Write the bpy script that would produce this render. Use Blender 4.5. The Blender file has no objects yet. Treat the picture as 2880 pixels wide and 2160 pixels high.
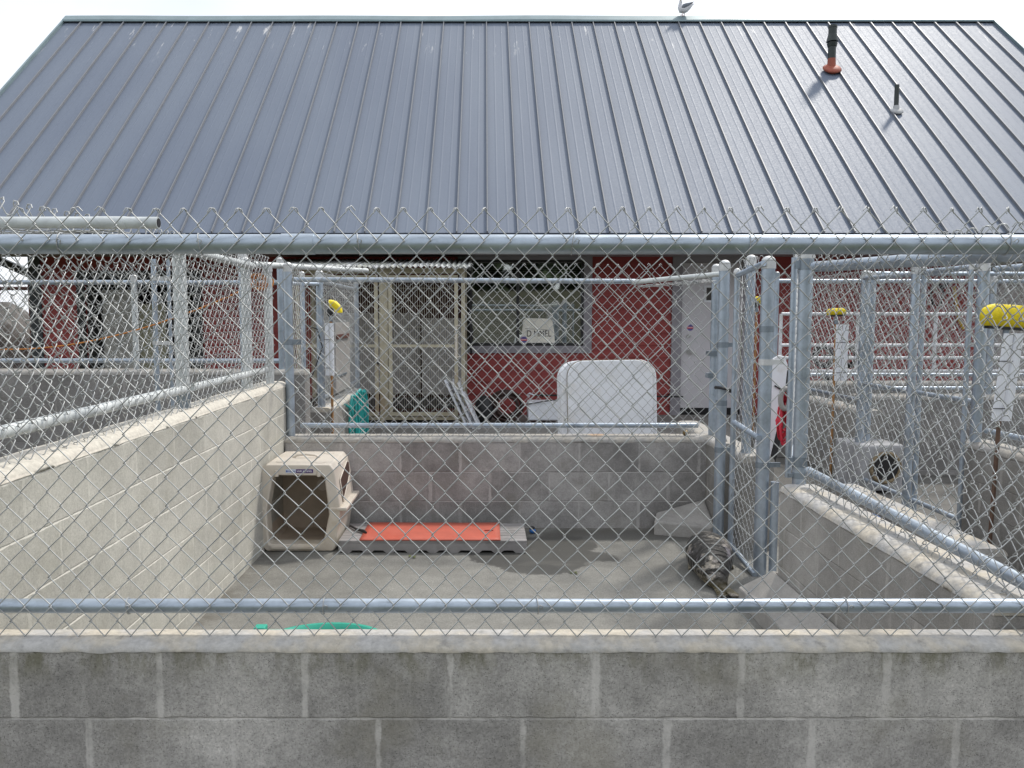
import bpy, math, random
from mathutils import Vector, Matrix, noise
random.seed(7)
R = math.radians
sc = bpy.context.scene
COL = sc.collection

# ------------------------------------------------------------------ helpers
def lin(c):
    return tuple(((v/12.92) if v <= 0.04045 else ((v+0.055)/1.055)**2.4) for v in c)
def rgb(r, g, b): return lin((r/255, g/255, b/255)) + (1,)

class N:
    """small wrapper for building node materials"""
    def __init__(s, name):
        s.m = bpy.data.materials.new(name); s.m.use_nodes = True
        s.t = s.m.node_tree; s.b = s.t.nodes['Principled BSDF']; s.out = s.t.nodes['Material Output']
    def n(s, typ, **kw):
        x = s.t.nodes.new(typ)
        for k, v in kw.items(): setattr(x, k, v)
        return x
    def l(s, a, b): s.t.links.new(a, b)
    def put(s, sock, v):
        if hasattr(v, 'is_linked') or isinstance(v, bpy.types.NodeSocket): s.l(v, sock)
        elif v is not None: sock.default_value = v
    def math(s, op, a, b=None, c=None, clamp=False):
        x = s.n('ShaderNodeMath', operation=op); x.use_clamp = clamp
        s.put(x.inputs[0], a)
        if b is not None: s.put(x.inputs[1], b)
        if c is not None: s.put(x.inputs[2], c)
        return x.outputs[0]
    def pos(s): return s.n('ShaderNodeNewGeometry').outputs['Position']
    def obj(s): return s.n('ShaderNodeTexCoord').outputs['Object']
    def sep(s, v):
        x = s.n('ShaderNodeSeparateXYZ'); s.l(v, x.inputs[0]); return x.outputs
    def com(s, x, y, z):
        c = s.n('ShaderNodeCombineXYZ')
        for i, v in enumerate((x, y, z)): s.put(c.inputs[i], v)
        return c.outputs[0]
    def noise(s, vec, scale, detail=4, rough=0.55, scl=None):
        if scl is not None:
            mp = s.n('ShaderNodeMapping'); s.l(vec, mp.inputs[0]); mp.inputs['Scale'].default_value = scl; vec = mp.outputs[0]
        x = s.n('ShaderNodeTexNoise'); s.l(vec, x.inputs['Vector']); x.inputs['Scale'].default_value = scale
        x.inputs['Detail'].default_value = detail; x.inputs['Roughness'].default_value = rough
        return x.outputs['Fac']
    def white(s, vec):
        x = s.n('ShaderNodeTexWhiteNoise'); s.l(vec, x.inputs['Vector']); return x.outputs['Value']
    def ramp(s, v, a, b, ca=0.0, cb=1.0, smooth=True):
        x = s.n('ShaderNodeMapRange'); x.interpolation_type = 'SMOOTHSTEP' if smooth else 'LINEAR'
        s.put(x.inputs[0], v)
        for i, q in enumerate((a, b, ca, cb)): x.inputs[1+i].default_value = q
        return x.outputs[0]
    def mix(s, f, a, b, mode='MIX'):
        x = s.n('ShaderNodeMix', data_type='RGBA', blend_type=mode)
        s.put(x.inputs[0], f); s.put(x.inputs[6], a); s.put(x.inputs[7], b)
        return x.outputs[2]
    def grey(s, v):
        return s.com(v, v, v)
    def bump(s, h, strength=0.3, dist=0.01):
        x = s.n('ShaderNodeBump'); x.inputs['Strength'].default_value = strength; x.inputs['Distance'].default_value = dist
        s.l(h, x.inputs['Height']); s.l(x.outputs[0], s.b.inputs['Normal'])
    def fin(s, col=None, rough=None, metal=None, spec=None):
        if col is not None: s.put(s.b.inputs['Base Color'], col)
        if rough is not None: s.put(s.b.inputs['Roughness'], rough)
        if metal is not None: s.put(s.b.inputs['Metallic'], metal)
        if spec is not None: s.b.inputs['Specular IOR Level'].default_value = spec
        return s.m

def simple(name, col, rough=0.6, metal=0.0, var=0.15, scale=12.0, bump=0.0, dirt=None, spec=None):
    a = N(name); p = a.obj()
    f = a.noise(p, scale, 5)
    c2 = tuple(v*(1-var) for v in col[:3]) + (1,)
    c = a.mix(a.ramp(f, 0.35, 0.65), c2, col)
    if dirt:
        c = a.mix(a.math('MULTIPLY', a.ramp(a.noise(p, scale*0.35, 6, 0.7), 0.52, 0.72), 0.6), c, dirt)
    if bump: a.bump(a.noise(p, scale*6, 4), bump, 0.004)
    return a.fin(c, rough, metal, spec)

class MB:
    def __init__(s): s.v = []; s.f = []; s.sm = []
    def add(s, vs, fs, smooth=False):
        o = len(s.v); s.v += [tuple(v) for v in vs]
        s.f += [tuple(i+o for i in f) for f in fs]; s.sm += [smooth]*len(fs)
    def box(s, a, b, M=None):
        (x0, y0, z0), (x1, y1, z1) = a, b
        vs = [(x0,y0,z0),(x1,y0,z0),(x1,y1,z0),(x0,y1,z0),(x0,y0,z1),(x1,y0,z1),(x1,y1,z1),(x0,y1,z1)]
        if M is not None: vs = [M @ Vector(v) for v in vs]
        s.add(vs, [(0,3,2,1),(4,5,6,7),(0,1,5,4),(1,2,6,5),(2,3,7,6),(3,0,4,7)])
        return s
    def tube(s, pts, r, n=8, cap=True, closed=False, smooth=True):
        pts = [Vector(p) for p in pts]; k = len(pts)
        rs = r if isinstance(r, (list, tuple)) else [r]*k
        rings = []; up = None
        for i, p in enumerate(pts):
            if closed: t = pts[(i+1) % k]-pts[i-1]
            else: t = pts[min(i+1, k-1)]-pts[max(i-1, 0)]
            if t.length < 1e-9: t = Vector((0,0,1))
            t.normalize()
            if up is None:
                up = Vector((0,0,1)) if abs(t.z) < 0.9 else Vector((0,1,0))
            a = t.cross(up)
            if a.length < 1e-5: a = t.cross(Vector((1,0,0)))
            a.normalize(); b = a.cross(t); up = b
            rings.append([p+(a*math.cos(2*math.pi*j/n)+b*math.sin(2*math.pi*j/n))*rs[i] for j in range(n)])
        vs = [v for rg in rings for v in rg]; fs = []
        m = k if closed else k-1
        for i in range(m):
            i2 = (i+1) % k
            for j in range(n):
                fs.append((i*n+j, i*n+(j+1) % n, i2*n+(j+1) % n, i2*n+j))
        s.add(vs, fs, smooth)
        if cap and not closed:
            s.add(rings[0], [tuple(range(n-1, -1, -1))]); s.add(rings[-1], [tuple(range(n))])
        return s
    def ellip(s, c, r, n=12, m=8, M=None, z0=-1.0):
        vs = []; fs = []
        for i in range(m+1):
            ph = -math.pi/2+math.pi*i/m
            zz = max(math.sin(ph), z0)
            for j in range(n):
                th = 2*math.pi*j/n
                v = Vector((r[0]*math.cos(ph)*math.cos(th), r[1]*math.cos(ph)*math.sin(th), r[2]*zz))
                if M is not None: v = M @ v
                vs.append(Vector(c)+v)
        for i in range(m):
            for j in range(n): fs.append((i*n+j, i*n+(j+1) % n, (i+1)*n+(j+1) % n, (i+1)*n+j))
        s.add(vs, fs, True); return s
    def prism(s, poly, z0, z1):
        n = len(poly); g = (lambda z, i: z[i] if isinstance(z, (list, tuple)) else z)
        vs = [(x, y, g(z0, i)) for i, (x, y) in enumerate(poly)]+[(x, y, g(z1, i)) for i, (x, y) in enumerate(poly)]
        fs = [tuple(range(n-1, -1, -1)), tuple(range(n, 2*n))]+[(i, (i+1) % n, n+(i+1) % n, n+i) for i in range(n)]
        s.add(vs, fs); return s
    def build(s, name, mat, parent=None, bevel=0.0, seg=2):
        me = bpy.data.meshes.new(name); off = parent.location if parent is not None else Vector()
        root = parent
        while root is not None and root.parent is not None:
            root = root.parent
        off = Vector(root.location) if root is not None else Vector()
        me.from_pydata([Vector(v)-off for v in s.v], [], s.f); me.materials.append(mat)
        me.polygons.foreach_set('use_smooth', s.sm); me.update()
        o = bpy.data.objects.new(name, me); COL.objects.link(o)
        if parent is not None: o.parent = parent
        if bevel:
            b = o.modifiers.new('bevel', 'BEVEL'); b.width = bevel; b.segments = seg; b.limit_method = 'ANGLE'; b.angle_limit = R(35)
        return o

def tag(o, label, cat, group=None):
    o['label'] = label; o['category'] = cat
    if group: o['group'] = group
    return o
def thing(name, label, cat, loc=(0,0,0), group=None):
    o = bpy.data.objects.new(name, None); COL.objects.link(o); o.location = loc
    o.empty_display_size = 0.1
    return tag(o, label, cat, group)
def struct(o, kind='structure'): o['kind'] = kind; return o

# ------------------------------------------------------------------ materials
def galv(name, base, rough, metal=0.75):
    a = N(name); p = a.obj()
    v = a.n('ShaderNodeTexVoronoi'); a.l(p, v.inputs['Vector']); v.inputs['Scale'].default_value = 60
    sp = a.sep(v.outputs['Color'])[0]
    f = a.noise(p, 7, 5, 0.6)
    k = a.math('ADD', a.math('MULTIPLY', sp, 0.10), a.ramp(f, 0.3, 0.7, 0.80, 1.02))
    c = a.mix(1.0, base, a.grey(k), 'MULTIPLY')
    dk = a.ramp(a.noise(p, 3.0, 6, 0.65), 0.56, 0.72)
    c = a.mix(a.math('MULTIPLY', dk, 0.40), c, rgb(86, 98, 112))
    a.bump(a.noise(p, 90, 3), 0.05, 0.002)
    return a.fin(c, a.ramp(f, 0.3, 0.7, rough-0.06, rough+0.10), metal)
M_PIPE = galv('galvanised_pipe', (0.40, 0.46, 0.53, 1), 0.40, 0.70)
M_PIPE_OLD = galv('weathered_pipe', (0.58, 0.61, 0.61, 1), 0.55, 0.25)
M_WIRE = galv('galvanised_wire', (0.44, 0.45, 0.45, 1), 0.50, 0.50)
M_CAPM = galv('cast_cap', (0.60, 0.61, 0.61, 1), 0.50, 0.45)
M_BAND = galv('dark_band', (0.25, 0.29, 0.33, 1), 0.45, 0.7)

def block_mat(name, axis, off, z0, base, course=0.2032, length=0.4064, streak=0.5, stain=0.5, vjoint=1.0, contrast=1.0, hlight=0.35, row_shift=0.5, moss=None, pits=0.18, grain=0.16):
    a = N(name); p = a.pos(); X, Y, Z = a.sep(p)
    hx = X if axis == 'x' else Y
    w = a.math('MULTIPLY', a.math('SUBTRACT', a.noise(p, 9, 3), 0.5), 0.016)
    w2 = a.math('MULTIPLY', a.math('SUBTRACT', a.noise(p, 17, 3), 0.5), 0.010)
    v = a.math('DIVIDE', a.math('SUBTRACT', Z, z0), course)
    v = a.math('ADD', v, a.math('MULTIPLY', w2, 2.0))
    row = a.math('FLOOR', v)
    odd = a.math('FRACT', a.math('MULTIPLY', row, 0.5))
    u = a.math('ADD', a.math('DIVIDE', a.math('SUBTRACT', hx, off), length), a.math('MULTIPLY', odd, row_shift*2))
    u = a.math('ADD', u, w)
    cell = a.math('FLOOR', u)
    fu = a.math('FRACT', u); du = a.math('MULTIPLY', a.math('MINIMUM', fu, a.math('SUBTRACT', 1.0, fu)), length)
    fv = a.math('FRACT', v); dv = a.math('MULTIPLY', a.math('MINIMUM', fv, a.math('SUBTRACT', 1.0, fv)), course)
    jit = a.math('MULTIPLY', a.math('SUBTRACT', a.noise(p, 19, 6, 0.7), 0.46), 0.026)
    # width of each vertical joint differs from block to block
    jw = a.white(a.com(a.math('ADD', cell, a.ramp(fu, 0.5, 0.5001)), row, 3.0))
    wid = a.math('ADD', a.math('MULTIPLY', jw, 0.009), 0.0035)
    vj = a.math('SUBTRACT', 1.0, a.ramp(a.math('SUBTRACT', a.math('ADD', du, jit), wid), -0.001, 0.006))
    hj = a.math('SUBTRACT', 1.0, a.ramp(a.math('ADD', dv, a.math('MULTIPLY', jit, 0.5)), 0.0015, 0.006))
    blockrand = a.white(a.com(cell, row, 0.0))
    k = a.math('ADD', a.math('MULTIPLY', blockrand, 0.22*contrast), 0.89)
    big = a.noise(p, 2.6, 6, 0.6)
    k = a.math('MULTIPLY', k, a.ramp(big, 0.3, 0.7, 1-0.24*stain, 1+0.14*stain))
    mid = a.noise(p, 13, 6, 0.7)
    k = a.math('MULTIPLY', k, a.ramp(mid, 0.3, 0.7, 1-0.13*stain, 1+0.09*stain))
    fine = a.noise(p, 150, 4, 0.85)
    k = a.math('MULTIPLY', k, a.ramp(fine, 0.32, 0.68, 1-grain, 1+grain))
    vo = a.n('ShaderNodeTexVoronoi'); a.l(p, vo.inputs['Vector']); vo.inputs['Scale'].default_value = 175
    pit = a.ramp(vo.outputs['Distance'], 0.16, 0.38)
    pitmask = a.ramp(a.noise(p, 60, 2), 0.42, 0.56)
    pore = a.math('MULTIPLY', a.math('SUBTRACT', 1.0, pit), pitmask)
    k = a.math('MULTIPLY', k, a.math('SUBTRACT', 1.0, a.math('MULTIPLY', pore, pits)))
    c = a.mix(1.0, base, a.grey(k), 'MULTIPLY')
    # greenish damp tint and vertical run marks
    c = a.mix(a.math('MULTIPLY', a.ramp(a.noise(p, 4, 5, 0.6), 0.5, 0.72), 0.35*stain), c, tuple(base[i]*(0.62, 0.60, 0.50)[i] for i in range(3))+(1,))
    run = a.ramp(a.noise(p, 1.0, 5, 0.65, scl=(26, 26, 1.6)), 0.55, 0.72)
    c = a.mix(a.math('MULTIPLY', run, 0.35*streak), c, tuple(min(v*1.5, 0.8) for v in base[:3])+(1,))
    if moss:
        mz = a.ramp(Z, moss-0.11, moss)
        mm = a.ramp(a.noise(p, 1.0, 6, 0.7, scl=(11, 11, 5)), 0.42, 0.68)
        c = a.mix(a.math('MULTIPLY', a.math('MULTIPLY', mz, mm), 0.75), c, (0.125, 0.120, 0.060, 1))
        pale = a.math('MULTIPLY', a.ramp(Z, moss-0.07, moss), a.ramp(a.noise(p, 1.0, 4, 0.6, scl=(9, 9, 2.5)), 0.60, 0.66))
        c = a.mix(a.math('MULTIPLY', pale, 0.55), c, (0.46, 0.44, 0.40, 1))
    mort = tuple(min(v*1.45, 0.8) for v in base[:3])+(1,)
    c = a.mix(a.math('MULTIPLY', a.math('MULTIPLY', vj, a.ramp(a.noise(p, 7, 5, 0.7), 0.36, 0.60, 0.20, 1.0)), 0.72*vjoint), c, mort)
    hm = a.ramp(a.noise(p, 5, 3), 0.42, 0.60)
    hc = a.mix(a.math('MAXIMUM', hm, 1.0 if hlight > 0.5 else 0.0), tuple(v*0.72 for v in base[:3])+(1,), mort)
    c = a.mix(a.math('MULTIPLY', hj, 0.30+hlight), c, hc)
    h = a.math('SUBTRACT', a.math('SUBTRACT', a.math('MULTIPLY', fine, 0.5), a.math('MULTIPLY', pore, pits*1.3)), a.math('MULTIPLY', a.math('MAXIMUM', a.math('MULTIPLY', vj, 0.4), hj), 1.3))
    a.bump(h, 0.55, 0.004)
    return a.fin(c, 0.95, 0.0, 0.2)

def cap_mat(name, base, warm):
    a = N(name); p = a.pos()
    f1 = a.noise(p, 6, 6, 0.65); f2 = a.noise(p, 45, 4, 0.7); f3 = a.noise(p, 22, 5, 0.7)
    nz = a.sep(a.n('ShaderNodeNewGeometry').outputs['Normal'])[2]
    c = a.mix(a.ramp(f1, 0.35, 0.65), base, tuple(v*0.82 for v in base[:3])+(1,))
    c = a.mix(a.ramp(f1, 0.40, 0.62), c, warm)
    c = a.mix(a.math('MULTIPLY', a.ramp(f3, 0.56, 0.70), 0.55), c, tuple(v*0.5 for v in base[:3])+(1,))
    c = a.mix(a.math('MULTIPLY', a.ramp(a.noise(p, 3, 4), 0.66, 0.74), 0.6), c, rgb(176, 140, 104))
    c = a.mix(1.0, c, a.grey(a.ramp(f2, 0.3, 0.7, 0.84, 1.10)), 'MULTIPLY')
    a.bump(a.math('ADD', f2, a.math('MULTIPLY', f3, 1.2)), 0.45, 0.006)
    return a.fin(c, 0.9, 0.0, 0.25)

GREY = (0.235, 0.222, 0.205, 1)
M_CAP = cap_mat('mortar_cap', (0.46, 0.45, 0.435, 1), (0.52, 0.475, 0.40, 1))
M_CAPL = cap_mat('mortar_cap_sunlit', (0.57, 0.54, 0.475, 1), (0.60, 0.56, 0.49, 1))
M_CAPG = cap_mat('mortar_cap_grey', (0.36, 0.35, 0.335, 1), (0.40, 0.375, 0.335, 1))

def concrete(name, base, wet=False, speck=0.3):
    a = N(name); p = a.pos(); X, Y, Z = a.sep(p)
    f1 = a.noise(p, 1.6, 6, 0.6); f2 = a.noise(p, 9, 6, 0.7); f3 = a.noise(p, 130, 3, 0.8)
    k = a.math('MULTIPLY', a.ramp(f1, 0.3, 0.7, 0.84, 1.12), a.ramp(f2, 0.3, 0.7, 0.88, 1.10))
    k = a.math('MULTIPLY', k, a.ramp(f3, 0.3, 0.7, 1-speck, 1+speck))
    c = a.mix(1.0, base, a.grey(k), 'MULTIPLY')
    rough = 0.85
    if wet:
        # the hosed patch that drains from beneath the pallet
        wob = a.math('MULTIPLY', a.math('SUBTRACT', a.noise(p, 2.6, 6, 0.65), 0.5), 1.7)
        dx = a.math('DIVIDE', a.math('SUBTRACT', X, 0.33), 0.46); dy = a.math('DIVIDE', a.math('SUBTRACT', Y, 5.05), 0.44)
        d = a.math('ADD', a.math('SQRT', a.math('ADD', a.math('MULTIPLY', dx, dx), a.math('MULTIPLY', dy, dy))), wob)
        wm = a.math('SUBTRACT', 1.0, a.ramp(d, 0.92, 1.02))
        dx2 = a.math('DIVIDE', a.math('SUBTRACT', X, 0.95), 0.60); dy2 = a.math('DIVIDE', a.math('SUBTRACT', Y, 5.45), 0.16)
        d2 = a.math('ADD', a.math('SQRT', a.math('ADD', a.math('MULTIPLY', dx2, dx2), a.math('MULTIPLY', dy2, dy2))), wob)
        wm = a.math('MAXIMUM', wm, a.math('MULTIPLY', a.math('SUBTRACT', 1.0, a.ramp(d2, 0.9, 1.1)), 0.7))
        c = a.mix(a.math('MULTIPLY', wm, 0.9), c, tuple(v*0.36 for v in base[:3])+(1,))
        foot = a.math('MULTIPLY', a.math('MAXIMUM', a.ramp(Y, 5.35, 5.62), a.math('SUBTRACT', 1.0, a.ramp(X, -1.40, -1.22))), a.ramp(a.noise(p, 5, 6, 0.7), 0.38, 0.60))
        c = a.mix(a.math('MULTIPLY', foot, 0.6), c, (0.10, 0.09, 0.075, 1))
        trail = a.ramp(a.noise(p, 1.0, 6, 0.7, scl=(1.2, 4.5, 1)), 0.55, 0.66)
        c = a.mix(a.math('MULTIPLY', trail, 0.45), c, (0.15, 0.145, 0.13, 1))
        chalk = a.ramp(a.noise(p, 90, 2, 0.5), 0.76, 0.80)
        c = a.mix(a.math('MULTIPLY', chalk, 0.7), c, (0.6, 0.58, 0.54, 1))
        # coarse exposed aggregate close to the front wall
        agg = a.math('MULTIPLY', a.math('SUBTRACT', 1.0, a.ramp(Y, 3.1, 3.9)), a.ramp(a.noise(p, 85, 2, 0.5), 0.52, 0.60))
        c = a.mix(a.math('MULTIPLY', agg, 0.75), c, (0.58, 0.55, 0.50, 1))
        rough = a.ramp(wm, 0, 1, 0.85, 0.42)
    a.bump(a.math('ADD', f3, f2), 0.25, 0.003)
    return a.fin(c, rough, 0.0, 0.3)
M_FLOOR = concrete('pen_floor_concrete', (0.192, 0.188, 0.172, 1), True, 0.26)
M_PAD = concrete('yard_concrete', (0.20, 0.19, 0.175, 1))
M_SMOOTH = concrete('smooth_concrete', (0.34, 0.325, 0.305, 1), False, 0.10)

M_RED = None
def siding_mat():
    a = N('barn_red_siding'); p = a.pos()
    f = a.noise(p, 1.0, 5, 0.6, scl=(1.2, 1.2, 18)); g = a.noise(p, 3, 5)
    c = a.mix(a.ramp(f, 0.3, 0.7), (0.240, 0.042, 0.040, 1), (0.290, 0.055, 0.050, 1))
    c = a.mix(a.math('MULTIPLY', a.ramp(g, 0.55, 0.75), 0.25), c, (0.16, 0.05, 0.045, 1))
    a.bump(a.noise(p, 1.0, 3, 0.6, scl=(8, 8, 160)), 0.15, 0.003)
    return a.fin(c, 0.62, 0, 0.35)
M_RED = siding_mat()
def roof_mat():
    a = N('slate_blue_metal'); p = a.pos(); X, Y, Z = a.sep(p)
    f = a.noise(p, 1.0, 4, 0.5, scl=(1.0, 0.25, 0.25)); g = a.noise(p, 40, 3)
    c = a.mix(a.ramp(f, 0.3, 0.7), (0.122, 0.150, 0.205, 1), (0.144, 0.174, 0.228, 1))
    # gull droppings run down from the ridge, a few specks lower
    dr = a.ramp(a.noise(p, 1.0, 5, 0.7, scl=(9, 1.1, 1.1)), 0.60, 0.68)
    near = a.ramp(Z, 5.7, 6.8)
    c = a.mix(a.math('MULTIPLY', a.math('MULTIPLY', dr, near), 0.8), c, (0.6, 0.6, 0.6, 1))
    sp = a.ramp(a.noise(p, 14, 2, 0.5), 0.80, 0.83)
    c = a.mix(a.math('MULTIPLY', sp, 0.5), c, (0.55, 0.53, 0.5, 1))
    a.bump(a.noise(p, 1.0, 2, 0.5, scl=(3.0, 0.7, 0.7)), 0.04, 0.06)
    return a.fin(c, a.ramp(g, 0.3, 0.7, 0.57, 0.65), 0.05, 0.52)
M_ROOF = roof_mat()
M_SEAM = simple('seam_metal', (0.20, 0.21, 0.23, 1), 0.5, 0.1, 0.1)
M_RIDGE = simple('ridge_metal', (0.20, 0.27, 0.29, 1), 0.42, 0.3, 0.15, 3)
M_TRIM = simple('grey_trim_paint', (0.27, 0.255, 0.275, 1), 0.6, 0, 0.08, 4)
M_DOOR = simple('grey_door_paint', (0.56, 0.54, 0.56, 1), 0.5, 0, 0.05, 3)
M_DARK = simple('black_frame', (0.012, 0.012, 0.013, 1), 0.4)
M_BLACK = simple('black_rubber', (0.018, 0.018, 0.019, 1), 0.55)
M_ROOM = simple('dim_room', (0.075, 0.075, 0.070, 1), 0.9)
M_WHITE = simple('white_plastic', (0.74, 0.76, 0.80, 1), 0.45, 0, 0.06, 8, dirt=(0.50, 0.45, 0.36, 1))
M_FIBRE = simple('white_fibreglass', (0.80, 0.82, 0.86, 1), 0.5, 0, 0.06, 6, dirt=(0.55, 0.50, 0.42, 1))
M_CREAM = simple('cream_plastic', (0.64, 0.58, 0.50, 1), 0.5, 0, 0.08, 5, bump=0.04, dirt=(0.42, 0.33, 0.20, 1))
M_BEIGE = simple('beige_steel', (0.46, 0.42, 0.31, 1), 0.5, 0.1, 0.15, 9, dirt=(0.30, 0.17, 0.07, 1))
M_BAR = simple('cage_wire', (0.40, 0.38, 0.31, 1), 0.45, 0.4, 0.1)
M_PANEL = simple('grey_panel', (0.33, 0.315, 0.30, 1), 0.55, 0, 0.12, 3)
M_YEL = simple('yellow_bristles', (0.92, 0.72, 0.012, 1), 0.55, 0, 0.18, 60, bump=0.5)
M_WOOD = simple('pole_wood', (0.38, 0.20, 0.075, 1), 0.6, 0, 0.3, 20)
M_WOODD = simple('dark_pole_wood', (0.13, 0.075, 0.05, 1), 0.6, 0, 0.3, 20)
M_TEAL = simple('teal_rubber', (0.025, 0.38, 0.36, 1), 0.42, 0, 0.2, 9)
M_GREEN = simple('green_plastic', (0.02, 0.34, 0.24, 1), 0.45, 0, 0.1, 4)
M_ORANGE = simple('orange_rope', (0.62, 0.22, 0.03, 1), 0.7, 0, 0.3, 50)
M_MAT = simple('coral_mat', (0.50, 0.110, 0.070, 1), 0.6, 0, 0.12, 7, bump=0.08, dirt=(0.50, 0.06, 0.02, 1))
M_PALLET = simple('grey_pallet_plastic', (0.30, 0.285, 0.28, 1), 0.6, 0, 0.18, 9, dirt=(0.16, 0.15, 0.14, 1))
M_BLUE = simple('blue_plastic', (0.02, 0.09, 0.28, 1), 0.4)
M_PINK = simple('red_hose_rubber', (0.62, 0.03, 0.06, 1), 0.45)
M_RUST = simple('rusty_brown', (0.10, 0.035, 0.025, 1), 0.7)
M_TERRA = simple('orange_boot', (0.34, 0.085, 0.05, 1), 0.6)
M_VENT = simple('black_green_pipe', (0.022, 0.032, 0.030, 1), 0.4)
M_LEAD = simple('lead_grey', (0.42, 0.43, 0.44, 1), 0.5)
M_ROCK = simple('grey_rock', (0.17, 0.16, 0.15, 1), 0.95, 0, 0.5, 2.5, bump=0.4)
M_PAPER = simple('paper', (0.82, 0.79, 0.70, 1), 0.8)
M_INK = simple('black_ink', (0.01, 0.01, 0.012, 1), 0.8)
M_PURPLE = simple('purple_label', (0.07, 0.03, 0.17, 1), 0.5)
M_LBL = simple('pale_label', (0.55, 0.60, 0.72, 1), 0.5)
M_LOGO = simple('blue_logo', (0.05, 0.10, 0.35, 1), 0.5)
M_TXT = simple('white_lettering', (0.85, 0.83, 0.88, 1), 0.5, var=0)
M_STRED = simple('sticker_red', (0.60, 0.10, 0.10, 1), 0.5)
M_STBLU = simple('sticker_blue', (0.10, 0.09, 0.28, 1), 0.5)
M_STPNK = simple('sticker_rim', (0.60, 0.50, 0.62, 1), 0.5)
M_PHOTO = simple('dark_print', (0.07, 0.06, 0.05, 1), 0.5, 0, 0.6, 30)
M_BRASS = simple('nickel', (0.5, 0.5, 0.5, 1), 0.3, 0.9)
M_TAN = simple('tan_rim', (0.26, 0.20, 0.12, 1), 0.8, 0, 0.4, 25)

def corr_mat():
    a = N('weathered_corrugated_sheet'); p = a.obj()
    c = a.mix(a.ramp(a.noise(p, 3, 5, 0.7), 0.4, 0.65), (0.56, 0.57, 0.58, 1), (0.33, 0.34, 0.27, 1))
    return a.fin(c, 0.6, 0)
M_CORR = corr_mat()
def glass_mat():
    a = N('window_glass')
    t = a.n('ShaderNodeBsdfTransparent'); t.inputs[0].default_value = (0.88, 0.90, 0.88, 1)
    g = a.n('ShaderNodeBsdfGlossy'); g.inputs['Roughness'].default_value = 0.02; g.inputs[0].default_value = (0.9, 0.93, 0.9, 1)
    lw = a.n('ShaderNodeLayerWeight'); lw.inputs[0].default_value = 0.35
    f = a.ramp(lw.outputs['Fresnel'], 0.0, 1.0, 0.22, 1.0, False)
    m = a.n('ShaderNodeMixShader'); a.l(f, m.inputs[0]); a.l(t.outputs[0], m.inputs[1]); a.l(g.outputs[0], m.inputs[2])
    a.l(m.outputs[0], a.out.inputs[0]); return a.m
M_GLASS = glass_mat()
def grass_mat():
    a = N('field_grass'); p = a.pos()
    f = a.noise(p, 0.25, 6, 0.6); g = a.noise(p, 9, 5, 0.7)
    c = a.mix(a.ramp(f, 0.35, 0.65), (0.060, 0.080, 0.026, 1), (0.125, 0.120, 0.050, 1))
    c = a.mix(1.0, c, a.grey(a.ramp(g, 0.3, 0.7, 0.6, 1.35)), 'MULTIPLY')
    a.bump(g, 0.6, 0.05)
    return a.fin(c, 0.95, 0, 0.1)
M_GRASS = grass_mat()
M_HILL = simple('dry_bank_grass', (0.050, 0.048, 0.026, 1), 0.95, 0, 0.35, 0.4)
M_LEAF = simple('tree_leaf', (0.035, 0.055, 0.022, 1), 0.8, 0, 0.5, 0.8)

def seal_mat():
    a = N('spotted_seal_coat'); p = a.obj(); X, Y, Z = a.sep(p)
    f = a.noise(p, 9, 6, 0.65); g = a.noise(p, 34, 4, 0.7)
    c = a.mix(a.ramp(g, 0.35, 0.65), (0.34, 0.30, 0.24, 1), (0.17, 0.155, 0.14, 1))
    c = a.mix(a.ramp(a.noise(p, 6, 4), 0.42, 0.6), c, (0.20, 0.185, 0.205, 1))
    spots = a.ramp(f, 0.445, 0.485)
    small = a.ramp(a.noise(p, 42, 2, 0.5), 0.60, 0.66)
    c = a.mix(a.math('MAXIMUM', a.math('MULTIPLY', spots, 0.96), a.math('MULTIPLY', small, 0.8)), c, (0.018, 0.016, 0.013, 1))
    c = a.mix(a.math('MULTIPLY', a.math('SUBTRACT', 1.0, a.ramp(Z, 0.02, 0.09)), 0.5), c, (0.17, 0.14, 0.06, 1))
    wv = a.n('ShaderNodeTexWave'); a.l(p, wv.inputs['Vector']); wv.bands_direction = 'Y'
    wv.inputs['Scale'].default_value = 7; wv.inputs['Distortion'].default_value = 9; wv.inputs['Detail'].default_value = 3
    a.bump(a.math('ADD', wv.outputs['Fac'], g), 0.9, 0.014)
    return a.fin(c, 0.38, 0, 0.5)
M_SEAL = seal_mat()
M_NAIL = simple('seal_dark_skin', (0.03, 0.028, 0.025, 1), 0.4)
M_GULLW = simple('gull_white', (0.74, 0.74, 0.78, 1), 0.8)
M_GULLG = simple('gull_grey', (0.20, 0.22, 0.26, 1), 0.8)
M_GULLP = simple('gull_legs', (0.62, 0.45, 0.42, 1), 0.6)
M_BEAK = simple('gull_beak', (0.70, 0.45, 0.05, 1), 0.5)

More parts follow.
